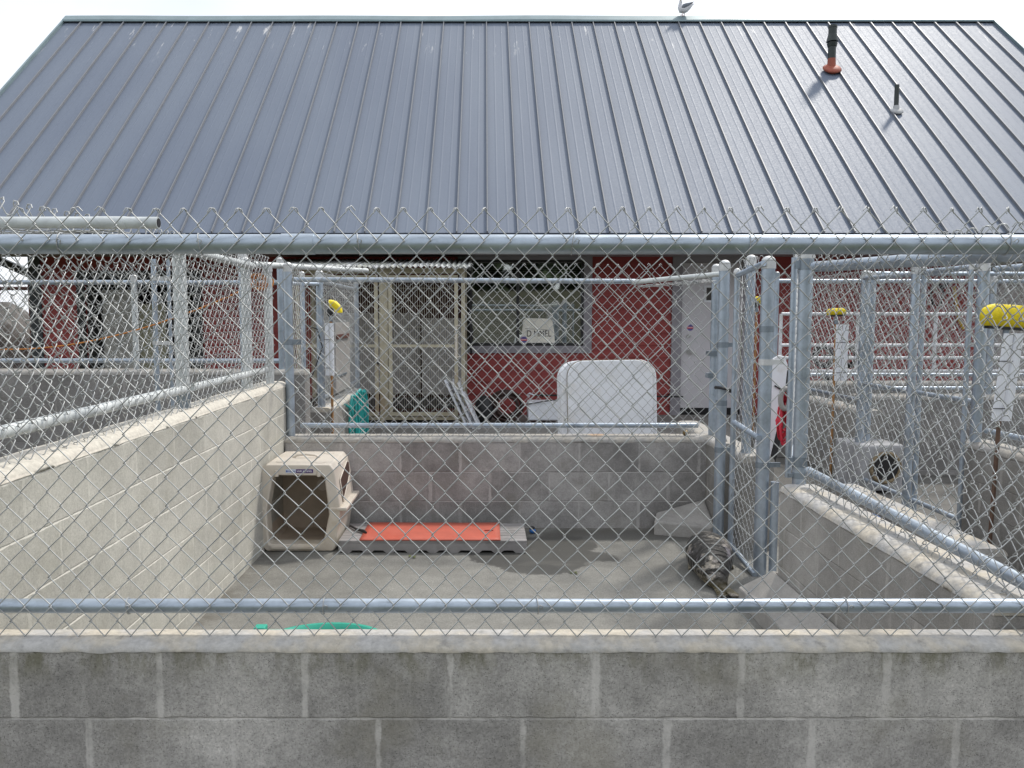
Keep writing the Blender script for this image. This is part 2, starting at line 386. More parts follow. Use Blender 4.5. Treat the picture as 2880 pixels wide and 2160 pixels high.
# ------------------------------------------------------------------ chain link
def link_mesh(mb, p0, p1, z0, z1, w=0.0743, h=0.0819, r=0.0017, d=0.0042, ns=5, phase=0.0, top_hook=True, bot_hook=True, jit=0.0012, zf=None, seed=1, cut_top=False):
    """woven zigzag wires between two ground points; zf(s) optional offset of height along the run"""
    rnd = random.Random(seed)
    a = Vector((p0[0], p0[1], 0)); b = Vector((p1[0], p1[1], 0)); L = (b-a).length; t = (b-a)/L; nrm = Vector((t.y, -t.x, 0))
    hh = h/2; nl = max(2, int(round((z1-z0)/hh))); half = w/2
    i0 = 0; nw = int(L/half)
    for i in range(nw):
        s0 = i*half+phase; s1 = s0+half
        if s1 > L+0.02: break
        pts = []; tw = rnd.choice((0, 0, 0.002, -0.003, 0.006)) if rnd.random() < 0.5 else 0
        off = rnd.uniform(-jit, jit); bow = rnd.uniform(-1, 1)*jit*1.5
        for k in range(nl+1):
            side = (i+k) % 2           # 1: right knuckle, 0: left knuckle
            sx = s1 if side else s0; sg = 1 if side else -1
            z = z0+k*hh+rnd.uniform(-jit, jit)*0.6
            if zf: z += zf(sx)
            bx = off+bow*math.sin(k*0.5)+rnd.uniform(-jit, jit)*0.5
            ya = -d if side else d     # arriving going right is in front
            yb = -ya
            e = 0.0042; ov = 0.0012
            if k == 0:
                if bot_hook:
                    pts += [(sx+sg*0.004+bx, -d*sg*1.5, z-0.016), (sx+sg*0.001+bx, 0, z-0.004)]
                else: pts += [(sx+bx, 0, z)]
            elif k == nl:
                if top_hook:
                    pts += [(sx-sg*0.003+bx, ya, z-0.003), (sx+sg*0.001+bx, ya*0.5, z+0.005), (sx+sg*0.006+bx, -ya, z+0.003+tw), (sx+sg*(0.010+tw)+bx, -ya*1.6, z-0.009+tw)]
                else: pts += [(sx+bx, 0, z)]
            else:
                pts += [(sx-sg*0.0032+bx, ya, z-e-0.001), (sx+sg*ov+bx, ya*0.55, z-e*0.3), (sx+sg*ov+bx, yb*0.55, z+e*0.3), (sx-sg*0.0032+bx, yb, z+e+0.001)]
        W = []
        for x, y, zz in pts:
            q = Vector((x*1.7, zz*2.3, seed*3.7)); n1 = noise.noise(q); n2 = noise.noise(q*1.9+Vector((9, 4, 2))); n3 = noise.noise(q*2.7+Vector((3, 8, 5)))
            W.append(a+t*(x+n2*0.006)+nrm*(-y+n1*0.008)+Vector((0, 0, zz+n3*0.0045)))
        mb.tube(W, r, ns, cap=False)

def ring(mb, c, axis, R0, r, n=14, m=5):
    axis = Vector(axis).normalized(); u = axis.cross(Vector((0,0,1)))
    if u.length < 0.1: u = axis.cross(Vector((1,0,0)))
    u.normalize(); v = axis.cross(u)
    mb.tube([Vector(c)+(u*math.cos(2*math.pi*i/n)+v*math.sin(2*math.pi*i/n))*R0 for i in range(n)], r, m, closed=True)

def post(parent, x, y, z0, z1, r, name='post', mat=None, cap=True, n=16, dome=1.0):
    m = MB(); m.tube([(x,y,z0),(x,y,z1)], r, n); o = m.build(name, mat or M_PIPE, parent)
    if cap:
        c = MB(); c.tube([(x,y,z1-0.03),(x,y,z1+0.012)], r*1.10, n, cap=True); c.ellip((x,y,z1+0.012), (r*1.06, r*1.06, r*0.85*dome), n, 8, z0=0.0)
        c.build('post_cap', M_CAPM, o)
    return o
def rail(parent, a, b, r, name='rail', mat=None, bands=(), ties=0, tie_side=None, sleeve=()):
    m = MB(); a = Vector(a); b = Vector(b); k = 12
    pts = [a.lerp(b, i/k)+Vector((0,0,random.uniform(-1,1)*0.0008)) for i in range(k+1)]
    m.tube(pts, r, 18); o = m.build(name, mat or M_PIPE, parent)
    for t in sleeve:
        s = MB(); c = a.lerp(b, t); dd = (b-a).normalized()*0.045; s.tube([c-dd, c+dd], r*1.07, 18); s.build('coupling', mat or M_PIPE, o)
    for i in range(ties):
        s = MB(); t = (i+0.5+random.uniform(-0.25, 0.25))/ties; c = a.lerp(b, t); ax = (b-a).normalized()
        ring(s, c, (ax+Vector((random.uniform(-0.2,0.2),)*3)).normalized(), r+0.003, 0.0014)
        k1 = c+Vector((0,-r-0.003,0.004))
        s.tube([k1, k1+Vector((0.006,-0.005,0.008)), k1+Vector((0.014,-0.002,0.003)), k1+Vector((0.010,0.001,-0.006))], 0.0014, 4)
        s.build('tie_wire', M_WIRE, o)
    return o

# ------------------------------------------------------------------ walls
def wall(name, label, x0, y0, x1, y1, ztop, mat, capmat, group='concrete block walls of the pens', caph=0.045, z0=0.0, proud=0.003, rnd=0.05, jag=0.006, rise=None):
    """block wall with rounded mortar cap; the long axis is found from the extents"""
    root = thing(name, label, 'wall', ((x0+x1)/2, (y0+y1)/2, z0), group)
    m = MB(); m.box((x0, y0, z0), (x1, y1, ztop-caph+0.004)); m.build('blocks', mat, root, bevel=0.006, seg=2)
    alongx = (x1-x0) > (y1-y0); L = (x1-x0) if alongx else (y1-y0); T = (y1-y0) if alongx else (x1-x0)
    n = max(2, int(L/0.03)); prof = []
    hT = T/2+proud; rr = min(rnd, hT*0.98)
    rise = rr*0.75 if rise is None else rise
    prof.append((-hT, ztop-caph)); prof.append((-hT, ztop-rise))
    for q in range(1, 6):
        an = math.pi/2*q/5; prof.append((-hT+rr*(1-math.cos(an)), ztop-rise+rise*math.sin(an)))
    prof += [(-x, z) for x, z in reversed(prof)]
    vs = []; fs = []; k = len(prof); c0 = (y0+y1)/2 if alongx else (x0+x1)/2
    for i in range(n+1):
        s = (x0 if alongx else y0)+L*i/n
        for j, (x, z) in enumerate(prof):
            nv = noise.noise(Vector((s*9, j*3.1, x0*7+y0)))
            nv2 = noise.noise(Vector((s*40, j*1.7, x1*7+y0)))
            dz = nv*0.003
            dx = nv*0.0015
            if j == 0 or j == k-1: dz = (nv*0.7+nv2*0.7)*jag; dx = 0
            xx = c0+x+(dx if x < 0 else -dx)
            vs.append((s, xx, z+dz) if alongx else (xx, s, z+dz))
    for i in range(n):
        for j in range(k-1):
            q = (i*k+j, i*k+j+1, (i+1)*k+j+1, (i+1)*k+j); fs.append(q if not alongx else q[::-1])
    m = MB(); m.add(vs, fs, True)
    m.add([vs[j] for j in range(k)], [tuple(range(k))]); m.add([vs[n*k+j] for j in range(k)], [tuple(range(k-1, -1, -1))])
    m.build('cap', capmat, root)
    return root

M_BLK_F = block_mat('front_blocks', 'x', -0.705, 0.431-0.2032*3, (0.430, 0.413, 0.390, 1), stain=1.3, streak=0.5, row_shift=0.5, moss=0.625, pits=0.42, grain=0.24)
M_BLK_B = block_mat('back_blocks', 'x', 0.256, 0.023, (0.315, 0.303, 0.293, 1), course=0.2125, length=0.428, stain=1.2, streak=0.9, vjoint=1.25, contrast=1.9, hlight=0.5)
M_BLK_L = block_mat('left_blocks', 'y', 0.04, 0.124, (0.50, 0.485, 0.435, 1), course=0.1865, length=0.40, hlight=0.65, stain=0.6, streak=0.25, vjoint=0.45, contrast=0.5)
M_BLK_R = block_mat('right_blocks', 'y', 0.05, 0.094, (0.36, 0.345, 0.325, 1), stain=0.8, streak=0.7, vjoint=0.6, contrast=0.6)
M_BLK_X = block_mat('far_blocks_x', 'x', 0.1, 0.06, (0.25, 0.24, 0.23, 1), stain=0.8, streak=0.6, contrast=0.7)
M_BLK_Y = block_mat('far_blocks_y', 'y', 0.1, 0.06, (0.28, 0.268, 0.25, 1), stain=0.8, streak=0.6, contrast=0.7)

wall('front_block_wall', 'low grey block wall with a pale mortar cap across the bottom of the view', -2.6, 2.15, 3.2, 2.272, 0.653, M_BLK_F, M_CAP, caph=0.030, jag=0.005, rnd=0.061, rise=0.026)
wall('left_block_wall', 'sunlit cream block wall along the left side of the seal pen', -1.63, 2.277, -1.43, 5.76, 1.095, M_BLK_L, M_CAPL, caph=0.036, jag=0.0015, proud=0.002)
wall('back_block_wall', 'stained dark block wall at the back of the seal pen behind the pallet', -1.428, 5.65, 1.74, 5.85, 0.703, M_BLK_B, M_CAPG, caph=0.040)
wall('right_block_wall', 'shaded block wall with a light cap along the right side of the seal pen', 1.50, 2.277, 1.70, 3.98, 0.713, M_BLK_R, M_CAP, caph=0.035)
wall('neighbour_block_wall', 'tall smooth grey block wall at the back of the left neighbouring pen', -6.4, 6.95, -1.57, 7.15, 1.10, M_BLK_X, M_CAPG)
wall('hose_block_wall', 'block wall running back towards the cage with the teal hose hung on it', -1.66, 7.55, -1.466, 9.66, 0.70, M_BLK_Y, M_CAP)
wall('corner_block_wall', 'stub of smoother wall coming forward beside the domed post at the back right', 1.588, 5.36, 1.70, 5.648, 0.701, M_BLK_Y, M_CAPG)
wall('far_block_wall', 'long block wall in front of the white railing on the right', 3.22, 8.80, 8.6, 9.0, 0.85, M_BLK_X, M_CAPG)
wall('corridor_block_wall', 'block wall behind the middle yellow broom, far right pen', 3.50, 7.30, 3.70, 8.75, 0.70, M_BLK_Y, M_CAPG)
wall('near_corridor_block_wall', 'rounded-end block wall behind the large yellow broom at the right edge', 3.27, 3.4, 3.47, 5.40, 0.725, M_BLK_Y, M_CAPG)
wall('gate_block_wall', 'short block wall glimpsed through the narrow gate at the back right corner', 1.68, 5.10, 1.88, 6.9, 0.66, M_BLK_Y, M_CAPG)
wall('far_cross_block_wall', 'block wall crossing behind the white tub with the round opening', 3.66, 7.75, 7.5, 7.95, 0.80, M_BLK_X, M_CAPG)
wall('low_curb_wall', 'knee-low pinkish concrete curb with rust spots beyond the right fence', 2.72, 4.35, 2.92, 6.1, 0.27, M_SMOOTH, M_CAP, rnd=0.06)

# ------------------------------------------------------------------ setting
def sheet(name, x0, y0, x1, y1, z, mat, n=1):
    m = MB(); vs = []; fs = []
    for j in range(n+1):
        for i in range(n+1): vs.append((x0+(x1-x0)*i/n, y0+(y1-y0)*j/n, z))
    for j in range(n):
        for i in range(n): fs.append((j*(n+1)+i, j*(n+1)+i+1, (j+1)*(n+1)+i+1, (j+1)*(n+1)+i))
    m.add(vs, fs); return struct(m.build(name, mat))
sheet('ground', -600, -600, 600, 600, -0.012, M_GRASS)
m = MB(); m.box((-6.6, 1.0, -0.10), (13.0, 9.4, -0.002)); struct(m.build('yard_paving', concrete('yard_asphalt', (0.13, 0.125, 0.115, 1))))
m = MB(); m.box((-1.50, 2.26, -0.05), (1.95, 5.70, 0.040)); struct(m.build('pen_floor', M_FLOOR))
m = MB(); m.box((-1.46, 9.05, -0.05), (13.0, 11.21, 0.190)); struct(m.build('walkway_slab', M_PAD, bevel=0.01))
# bank behind the viewer, seen only in the window glass
m = MB(); vs = []; fs = []; nx = 40; ny = 10
for j in range(ny+1):
    for i in range(nx+1):
        x = -70+140*i/nx; y = -14-40*j/ny; z = -0.1+4.2*(1-math.cos(math.pi*min(1, j/ny)))/2+noise.noise(Vector((x*0.06, y*0.06, 0)))*0.5*min(1, j/3)
        vs.append((x, y, z))
for j in range(ny):
    for i in range(nx): fs.append((j*(nx+1)+i, (j+1)*(nx+1)+i, (j+1)*(nx+1)+i+1, j*(nx+1)+i+1))
m.add(vs, fs, True); struct(m.build('hill', M_HILL))
m = MB()
rt = random.Random(5)
for i in range(9000):
    x = rt.uniform(-75, 75); hgt = 6+4*noise.noise(Vector((x*0.09, 0, 0)))+3*noise.noise(Vector((x*0.3, 5, 0)))
    z = 3.0+rt.random()**0.8*hgt; y = -56+rt.uniform(-5, 5)
    s = rt.uniform(0.35, 0.9); u = Vector((rt.uniform(-1,1), rt.uniform(-1,1), rt.uniform(-1,1))).normalized(); v = u.orthogonal().normalized()
    w2 = u.cross(v); c = Vector((x, y, z)); m.add([c-v*s-w2*s, c+v*s-w2*s, c+v*s+w2*s, c-v*s+w2*s], [(0,1,2,3)])
struct(m.build('treeline', M_LEAF), 'stuff')

# ledges in the pen
m = MB(); m.prism([(1.187, 5.47), (1.55, 5.34), (1.583, 5.36), (1.583, 5.646), (1.24, 5.646)], 0.03, [0.138, 0.125, 0.13, 0.255, 0.155])
tag(m.build('corner_ledge', M_SMOOTH, bevel=0.012), 'triangular grey concrete ledge in the back right corner beyond the seal', 'ledge')
m = MB(); m.prism([(1.36, 2.36), (1.496, 2.36), (1.496, 4.0), (1.66, 4.02), (1.62, 4.32), (1.36, 4.16)], 0.03, [0.17, 0.25, 0.25, 0.22, 0.13, 0.12])
tag(m.build('side_ledge', M_SMOOTH, bevel=0.012), 'sloping grey concrete ledge along the foot of the right pen wall', 'ledge')

# ------------------------------------------------------------------ fences of the seal pen
FG = 'chain link fences round the pens'
f = thing('front_chain_fence', 'near chain link fence stretched right across the view on the front wall', 'fence', (0.2, 2.2, 0.66), FG)
mb = MB(); link_mesh(mb, (-1.745, 2.19), (2.05, 2.19), 0.656, 1.842, phase=0.0, seed=11, r=0.00165); mb.build('wire_mesh', M_WIRE, f)
rail(f, (-2.6, 2.2185, 1.7545), (3.2, 2.2185, 1.7515), 0.0270, 'top_rail', ties=11, sleeve=(0.36, 0.775))
rail(f, (-2.6, 2.2150, 0.7315), (3.2, 2.2150, 0.7315), 0.0205, 'bottom_rail', ties=9)
post(f, -2.45, 2.222, 0.66, 1.9, 0.03)
post(f, 2.95, 2.222, 0.66, 1.9, 0.03)

f = thing('left_chain_fence', 'chain link fence with white weathered rails on the sunlit left wall', 'fence', (-1.53, 4.0, 1.05), FG)
mb = MB(); link_mesh(mb, (-1.478, 2.25), (-1.478, 5.53), 1.06, 1.955, seed=12, r=0.0019, d=0.0095, w=0.075, zf=lambda s: -0.06*max(0, 1-(s)/1.7)); mb.build('wire_mesh', M_WIRE, f)
rail(f, (-1.505, 2.24, 1.755), (-1.505, 4.02, 1.888), 0.0215, 'top_rail', M_PIPE_OLD, ties=5)
rail(f, (-1.505, 4.06, 1.890), (-1.505, 5.22, 1.888), 0.0215, 'top_rail', M_PIPE_OLD, ties=4)
rail(f, (-1.505, 2.40, 1.195), (-1.505, 3.96, 1.195), 0.0215, 'bottom_rail', M_PIPE_OLD, ties=4)
rail(f, (-1.505, 4.09, 1.195), (-1.505, 5.48, 1.195), 0.0205, 'bottom_rail', M_PIPE_OLD, ties=3)
o = post(f, -1.530, 4.03, 1.05, 1.925, 0.033, mat=M_PIPE_OLD)
b = MB(); b.tube([(-1.530, 4.03, 1.05), (-1.530, 4.03, 1.17)], 0.0345, 16); b.build('band', M_BAND, o)
post(f, -1.535, 5.16, 1.05, 1.905, 0.031, mat=M_PIPE_OLD)
post(f, -1.60, 5.32, 1.05, 1.965, 0.028, mat=M_PIPE)
post(f, -1.500, 5.56, 1.05, 1.90, 0.029, mat=M_PIPE_OLD, cap=True)

f = thing('right_chain_fence', 'chain link fence with sloping rails on the right pen wall', 'fence', (1.6, 3.2, 0.70), FG)
mb = MB(); link_mesh(mb, (1.585, 3.90), (1.585, 2.23), 0.715, 1.86, seed=13, r=0.0018, d=0.0090, w=0.075, zf=lambda s: 0.02-0.035*s); mb.build('wire_mesh', M_WIRE, f)
rail(f, (1.615, 3.92, 1.800), (1.615, 2.24, 1.738), 0.0255, 'top_rail', ties=4)
rail(f, (1.615, 3.92, 0.790), (1.615, 2.24, 0.760), 0.0220, 'bottom_rail', ties=4)
o = post(f, 1.603, 4.00, 0.66, 1.875, 0.034, cap=True)
for zz, hh_ in ((1.79, 0.05), (1.40, 0.035), (0.80, 0.05), (0.74, 0.03)):
    b = MB(); b.tube([(1.603, 4.00, zz), (1.603, 4.00, zz+hh_)], 0.0365, 16); b.box((1.545, 3.99, zz+0.005), (1.60, 4.005, zz+hh_-0.005)); b.build('band', M_BAND if zz > 1.7 or zz < 1 else M_PIPE, o)

f = thing('back_chain_fence', 'fine-looking chain link fence on the back wall of the seal pen', 'fence', (0.1, 5.7, 0.69), FG)
mb = MB(); link_mesh(mb, (-1.36, 5.70), (1.60, 5.70), 0.70, 1.925, seed=14, r=0.0018, w=0.0745); mb.build('wire_mesh', M_WIRE, f)
rail(f, (-1.36, 5.735, 1.826), (1.08, 5.735, 1.812), 0.0175, 'top_rail', ties=6)
rail(f, (1.06, 5.735, 1.806), (1.555, 5.24, 1.838), 0.0165, 'top_rail', M_PIPE_OLD, ties=2)
rail(f, (-1.33, 5.735, 0.775), (1.55, 5.735, 0.775), 0.0185, 'bottom_rail', ties=6)
o = post(f, -1.400, 5.72, 0.69, 1.91, 0.0310)
b = MB(); b.tube([(-1.400,5.72,1.36),(-1.400,5.72,1.40)], 0.035, 16); b.box((-1.400,5.70,1.362), (-1.31,5.715,1.398)); b.build('band', M_BAND, o)
o = post(f, 1.661, 5.75, 0.69, 1.90, 0.0300)
for zz in (1.28, 1.12):
    b = MB(); b.box((1.61, 5.715, zz), (1.69, 5.79, zz+0.035)); b.build('hinge', M_BAND, o)
mb = MB(); link_mesh(mb, (-1.30, 7.40), (-0.98, 7.40), 0.9, 1.6, seed=2)
# a strip of slack mesh sagging under the bent end of the rail
m = MB(); rs = random.Random(4)
for i in range(9):
    pts = [(1.10+0.055*k+rs.uniform(-.02,.02), 5.66-0.04*k*0.8+rs.uniform(-.05,.05), 1.772+0.004*k+0.010*math.sin(k*2.1+i)+rs.uniform(-.006,.006)) for k in range(9)]
    m.tube(pts, 0.0017, 4, cap=False)
m.build('slack_wire', M_WIRE, f)

g = thing('cut_pipe', 'open-ended galvanised pipe lying above the near fence at top left', 'pipe', (-1.5, 2.47, 1.84))
rail(g, (-3.6, 2.47, 1.846), (-0.997, 2.47, 1.841), 0.0180, 'pipe_length', M_PIPE_OLD, sleeve=(0.945,))
mb = MB(); mb.tube([(-0.998, 2.47, 1.841), (-0.9955, 2.47, 1.841)], 0.0140, 14); mb.build('open_end', M_DARK, g)
mb = MB(); rs = random.Random(9)
for i in range(14):
    y = 2.50+0.02*i
    pts = [(-3.4+0.037*k, y+(0.018 if (k+i) % 2 else -0.018), 1.823+0.004*math.sin(k*0.4+i)+rs.uniform(-.002,.002)) for k in range(62)]
    mb.tube(pts, 0.0017, 4, cap=False)
mb.build('wire_mesh', M_WIRE, g)
g = thing('long_open_pipe', 'thin open-ended pipe running over the fence corner towards the cage', 'pipe', (-1.56, 5.45, 1.91))
rail(g, (-1.555, 5.42, 1.912), (-1.06, 7.25, 1.978), 0.0205, 'pipe_length', M_PIPE_OLD, ties=4)
mb = MB(); mb.tube([(-1.5555, 5.4185, 1.912), (-1.5545, 5.4205, 1.9121)], 0.0150, 12); mb.build('open_end', M_DARK, g)

# gate corner
PG = 'round steel gate posts at the back right of the seal pen'
def gatepost(label, x, y, z0, z1, r, bands=()):
    g = thing('gate_post', label, 'post', (x, y, z0), PG)
    o = post(g, x, y, z0, z1, r, 'tube')
    for zz, dx, mat in bands:
        b = MB(); b.tube([(x,y,zz),(x,y,zz+0.035)], r*1.09, 16)
        if dx: b.box((min(x,x+dx), y-0.012, zz+0.004), (max(x,x+dx), y+0.004, zz+0.031))
        b.build('band', mat, g)
    return g
gatepost('domed steel post with a dark chain round it, beside the seal', 1.556, 5.20, 0.02, 1.885, 0.0345, ((1.36, 0.09, M_BAND), (0.98, 0.0, M_BAND), (0.67, 0.07, M_BAND), (1.545, 0, M_PIPE)))
m = MB(); ring(m, (1.574, 5.19, 1.085), (0.25, 0.1, 1), 0.062, 0.010, 16, 6); tag(m.build('lock_chain', M_BLACK), 'black rubber-covered chain looped round the gate post beside the seal', 'chain')
gp = gatepost('thickest domed post with a clamp and a short open sleeve at its foot', 1.627, 4.60, 0.02, 1.862, 0.0375, ((1.47, 0.0, M_BAND), (1.28, 0.10, M_CAPM), (0.68, 0.10, M_BAND), (1.78, 0.06, M_PIPE)))
s = MB(); s.tube([(1.688, 4.56, 0.07), (1.688, 4.56, 0.60)], 0.0225, 14, cap=False); s.tube([(1.688, 4.56, 0.60), (1.688, 4.56, 0.603)], 0.0245, 14); s.build('sleeve', M_PIPE, gp)
gatepost('domed post seen through the mesh of the narrow gate', 1.743, 5.25, 0.0, 1.925, 0.031)

g = thing('mesh_gate', 'narrow chain link gate standing between the two gate posts near the seal', 'gate', (1.53, 4.9, 0.06), 'pipe framed mesh gates')
gf = MB()
A0 = (1.569, 4.98); A1 = (1.585, 4.56)
m = MB(); m.tube([(A0[0], A0[1], 0.09), (A0[0], A0[1], 1.81)], 0.0175, 12); m.build('upright', M_PIPE, g)
c = MB(); c.ellip((A0[0], A0[1], 1.83), (0.024, 0.024, 0.03), 12, 8); c.build('elbow', M_CAPM, g)
for z, z2 in ((1.815, 1.86), (0.90, 0.86), (0.115, 0.05)):
    m = MB(); m.tube([(A0[0], A0[1], z), (A1[0], A1[1], z2)], 0.0165, 12); m.build('rail', M_PIPE, g)
mb = MB(); link_mesh(mb, (A0[0]+0.0, A0[1]-0.02), (A1[0], A1[1]+0.03), 0.10, 1.90, seed=15, r=0.0017, d=0.0062, w=0.070, jit=0.003); mb.build('wire_mesh', M_WIRE, g)
g = thing('open_mesh_gate', 'second mesh gate swung open and seen edge-on beside the right wall end', 'gate', (1.66, 4.2, 0.7), 'pipe framed mesh gates')
B0 = Vector((1.590, 4.12)); B1 = Vector((1.945, 4.98))
for p in (B0, B1):
    m = MB(); m.tube([(p.x, p.y, 0.72), (p.x, p.y, 1.86)], 0.0150, 12); m.build('upright', M_PIPE, g)
for z in (0.74, 1.83):
    m = MB(); m.tube([(B0.x, B0.y, z), (B1.x, B1.y, z)], 0.015, 12); m.build('rail', M_PIPE, g)
mb = MB(); link_mesh(mb, B0, B1, 0.76, 1.92, seed=16, r=0.0017, d=0.005, top_hook=True); mb.build('wire_mesh', M_WIRE, g)

# blue tie on the gate
m = MB(); m.tube([(1.60,5.08,0.98),(1.607,5.07,0.93),(1.60,5.06,0.86),(1.604,5.07,0.81)], 0.006, 6); tag(m.build('blue_tie', M_BLUE), 'short blue strap hanging from the gate near the chain', 'strap')

# ------------------------------------------------------------------ neighbour pen on the left
f = thing('neighbour_chain_fence', 'chain link fence on the tall back wall of the left pen', 'fence', (-4, 7.05, 1.1), FG)
mb = MB(); link_mesh(mb, (-5.9, 7.03), (-1.85, 7.03), 1.11, 2.0, seed=17, r=0.0016, ns=4); mb.build('wire_mesh', M_WIRE, f)
rail(f, (-6.4, 7.06, 1.868), (-1.80, 7.06, 1.862), 0.0210, 'top_rail', ties=5)
rail(f, (-6.4, 7.06, 1.178), (-1.80, 7.06, 1.172), 0.0210, 'bottom_rail', ties=5)
post(f, -3.08, 7.05, 1.10, 1.90, 0.026, mat=M_PIPE_OLD); post(f, -1.79, 7.05, 1.09, 2.045, 0.031); post(f, -1.60, 7.05, 1.09, 1.93, 0.022)
g = thing('neighbour_gate', 'tall mesh gate frame of two thin posts inside the left pen', 'gate', (-2.46, 6.0, 0), 'pipe framed mesh gates')
for x in (-2.47, -2.36):
    m = MB(); m.tube([(x, 6.0, 0.0), (x, 6.0, 1.99)], 0.019 if x < -2.4 else 0.013, 12); m.build('upright', M_PIPE, g)
for z in (1.83, 1.35):
    m = MB(); m.box((-2.49, 5.98, z), (-2.345, 6.0, z+0.03)); m.build('hinge', M_CAPM, g)
m = MB()
pts = []
for i in range(41):
    t = i/40; x = -3.95+t*2.39; y = 6.55-t*1.0; z = 1.295+0.50*t**1.9; pts.append((x, y, z))
pts = [(-5.2, 6.9, 1.29)]+pts
m.tube(pts, 0.006, 6)
for k in range(5):
    c = Vector((-1.56+0.012*k, 5.50+0.02*k, 1.80)); m.tube([c+Vector((0.045*math.cos(q), 0.01*math.sin(q*2), 0.055*math.sin(q))) for q in [2*math.pi*i/14 for i in range(14)]], 0.0055, 5, closed=True)
tag(m.build('orange_rope', M_ORANGE), 'thin orange rope sagging across the left pen from a coil on the fence', 'rope')

# ------------------------------------------------------------------ hose-side pen
f = thing('hose_side_chain_fence', 'chain link fence seen at a slant above the teal hose', 'fence', (-1.56, 8.6, 0.7), FG)
mb = MB(); link_mesh(mb, (-1.54, 7.62), (-1.54, 9.80), 0.71, 1.96, seed=18, r=0.0016, ns=4, d=0.006); mb.build('wire_mesh', M_WIRE, f)
post(f, -1.565, 7.62, 0.70, 1.965, 0.036); post(f, -1.565, 9.80, 0.2, 2.0, 0.03)
rail(f, (-1.565, 7.66, 1.90), (-1.565, 9.78, 1.90), 0.019, 'top_rail'); rail(f, (-1.565, 7.66, 0.78), (-1.565, 9.78, 0.78), 0.019, 'bottom_rail')
f = thing('short_chain_fence', 'short crossing panel of chain link behind the corner post at left', 'fence', (-1.7, 7.3, 1.1), FG)
mb = MB(); link_mesh(mb, (-1.585, 6.3), (-1.60, 7.02), 1.12, 1.97, seed=19, r=0.0019, ns=4, d=0.006); mb.build('wire_mesh', M_WIRE, f)
rail(f, (-1.82, 7.4, 1.87), (-1.56, 7.55, 1.87), 0.018, 'top_rail')

# brooms
BG = 'yellow-bristled brooms stored head up in white sleeves'
def broom(label, x, y, ztop, zbot, width, height, polemat, tilt=0.0, curved=False, block=True, lean=0.0):
    g = thing('broom', label, 'broom', (x, y, zbot), BG)
    m = MB(); m.tube([(x-lean, y, zbot), (x, y, ztop-height)], 0.0125, 10); m.build('pole', polemat, g)
    Mr = Matrix.Rotation(tilt, 4, 'Y'); c = Vector((x, y, ztop-height))
    m = MB(); n = 70; vs = []; fs = []
    if curved:
        for i in range(n+1):
            t = i/n; an = R(98)-R(105)*t
            for (rr, yy) in ((height*0.30, -0.03), (height*0.72, -0.045), (height*0.86, 0.0), (height*0.72, 0.045), (height*0.30, 0.03)):
                vs.append(Vector((x+rr*math.cos(an), y+yy, ztop-height*0.98+rr*math.sin(an)+random.uniform(-1,1)*0.002)))
        k = 5
    else:
        for i in range(n+1):
            t = i/n-0.5; fl = 1-0.22*abs(2*t)**6
            for (yy, zz) in ((-0.022, 0.0), (-0.045, height*0.55*fl), (-0.035, height*fl*0.97), (0.0, height*fl), (0.035, height*fl*0.97), (0.045, height*0.55*fl), (0.022, 0.0)):
                q = Vector((t*width*(1.0-0.10*zz/height), yy, zz+(random.uniform(-1,1)*0.003 if zz > 0 else 0))); vs.append(c+(Mr @ q))
        k = 7
    for i in range(n):
        for j in range(k): fs.append((i*k+j, i*k+(j+1) % k, (i+1)*k+(j+1) % k, (i+1)*k+j))
    fs.append(tuple(range(k-1,-1,-1))); fs.append(tuple(n*k+j for j in range(k)))
    m.add(vs, fs, True); br = m.build('bristles', M_YEL, g)
    m = MB()
    if curved: m.ellip((x-0.004, y, ztop-height*1.04), (0.034, 0.032, 0.045), 10, 8)
    else: m.box((-width*0.40, -0.024, -0.016), (width*0.46, 0.024, 0.001), Matrix.Translation(c) @ Mr)
    m.build('block', M_BLACK, g)
    m = MB(); m.tube([c+Vector((0,0,-0.09)), c+Vector((0,0,-0.012))], 0.018, 10); m.build('ferrule', M_BAND, g)
    return g
def sleeve(label, x, y, z0, z1, w, n=2, lean=0.0):
    g = thing('pole_sleeve', label, 'sleeve', (x, y, z0), 'white plastic sleeves that hold the brooms')
    for i in range(n):
        u = w/n; xx = x-w/2+u*(i+0.5); m = MB(); pts = []
        vs = []; fs = []; k = 9
        for zz, l in ((z0, 0), (z1, lean)):
            for j in range(k):
                an = math.pi+math.pi*j/(k-1); vs.append((xx+l+math.cos(an)*u*0.46, y+math.sin(an)*0.022, zz))
            for j in range(k):
                an = 2*math.pi-math.pi*j/(k-1); vs.append((xx+l+math.cos(an)*u*0.40, y+0.003+math.sin(an)*0.018, zz))
        K = 2*k
        for j in range(K): fs.append((j, (j+1) % K, K+(j+1) % K, K+j))
        fs += [tuple(range(K-1,-1,-1)), tuple(range(K, 2*K))]
        m.add(vs, fs); m.build('half_pipe', M_WHITE, g)
    for zz in (z0+0.14*(z1-z0), z0+0.68*(z1-z0)):
        m = MB(); m.box((x-w/2-0.004, y-0.027, zz), (x+w/2*0.6, y-0.0235, zz+0.005)); m.build('zip_tie', M_BLACK, g)
    return g
broom('broom with a curved yellow head and orange wooden pole by the teal hose', -1.455, 7.58, 1.74, 0.0, 0.12, 0.13, M_WOOD, curved=True)
sleeve('white double sleeve beside the teal hose with the orange pole in it', -1.462, 7.53, 1.01, 1.505, 0.088)
broom('broom with a short rounded yellow head and pale thin pole in the far corridor', 3.40, 7.72, 1.645, 0.0, 0.165, 0.062, M_WOOD, tilt=-0.05)
sleeve('white double sleeve on the middle right broom', 3.435, 7.66, 0.95, 1.49, 0.125, lean=0.0)
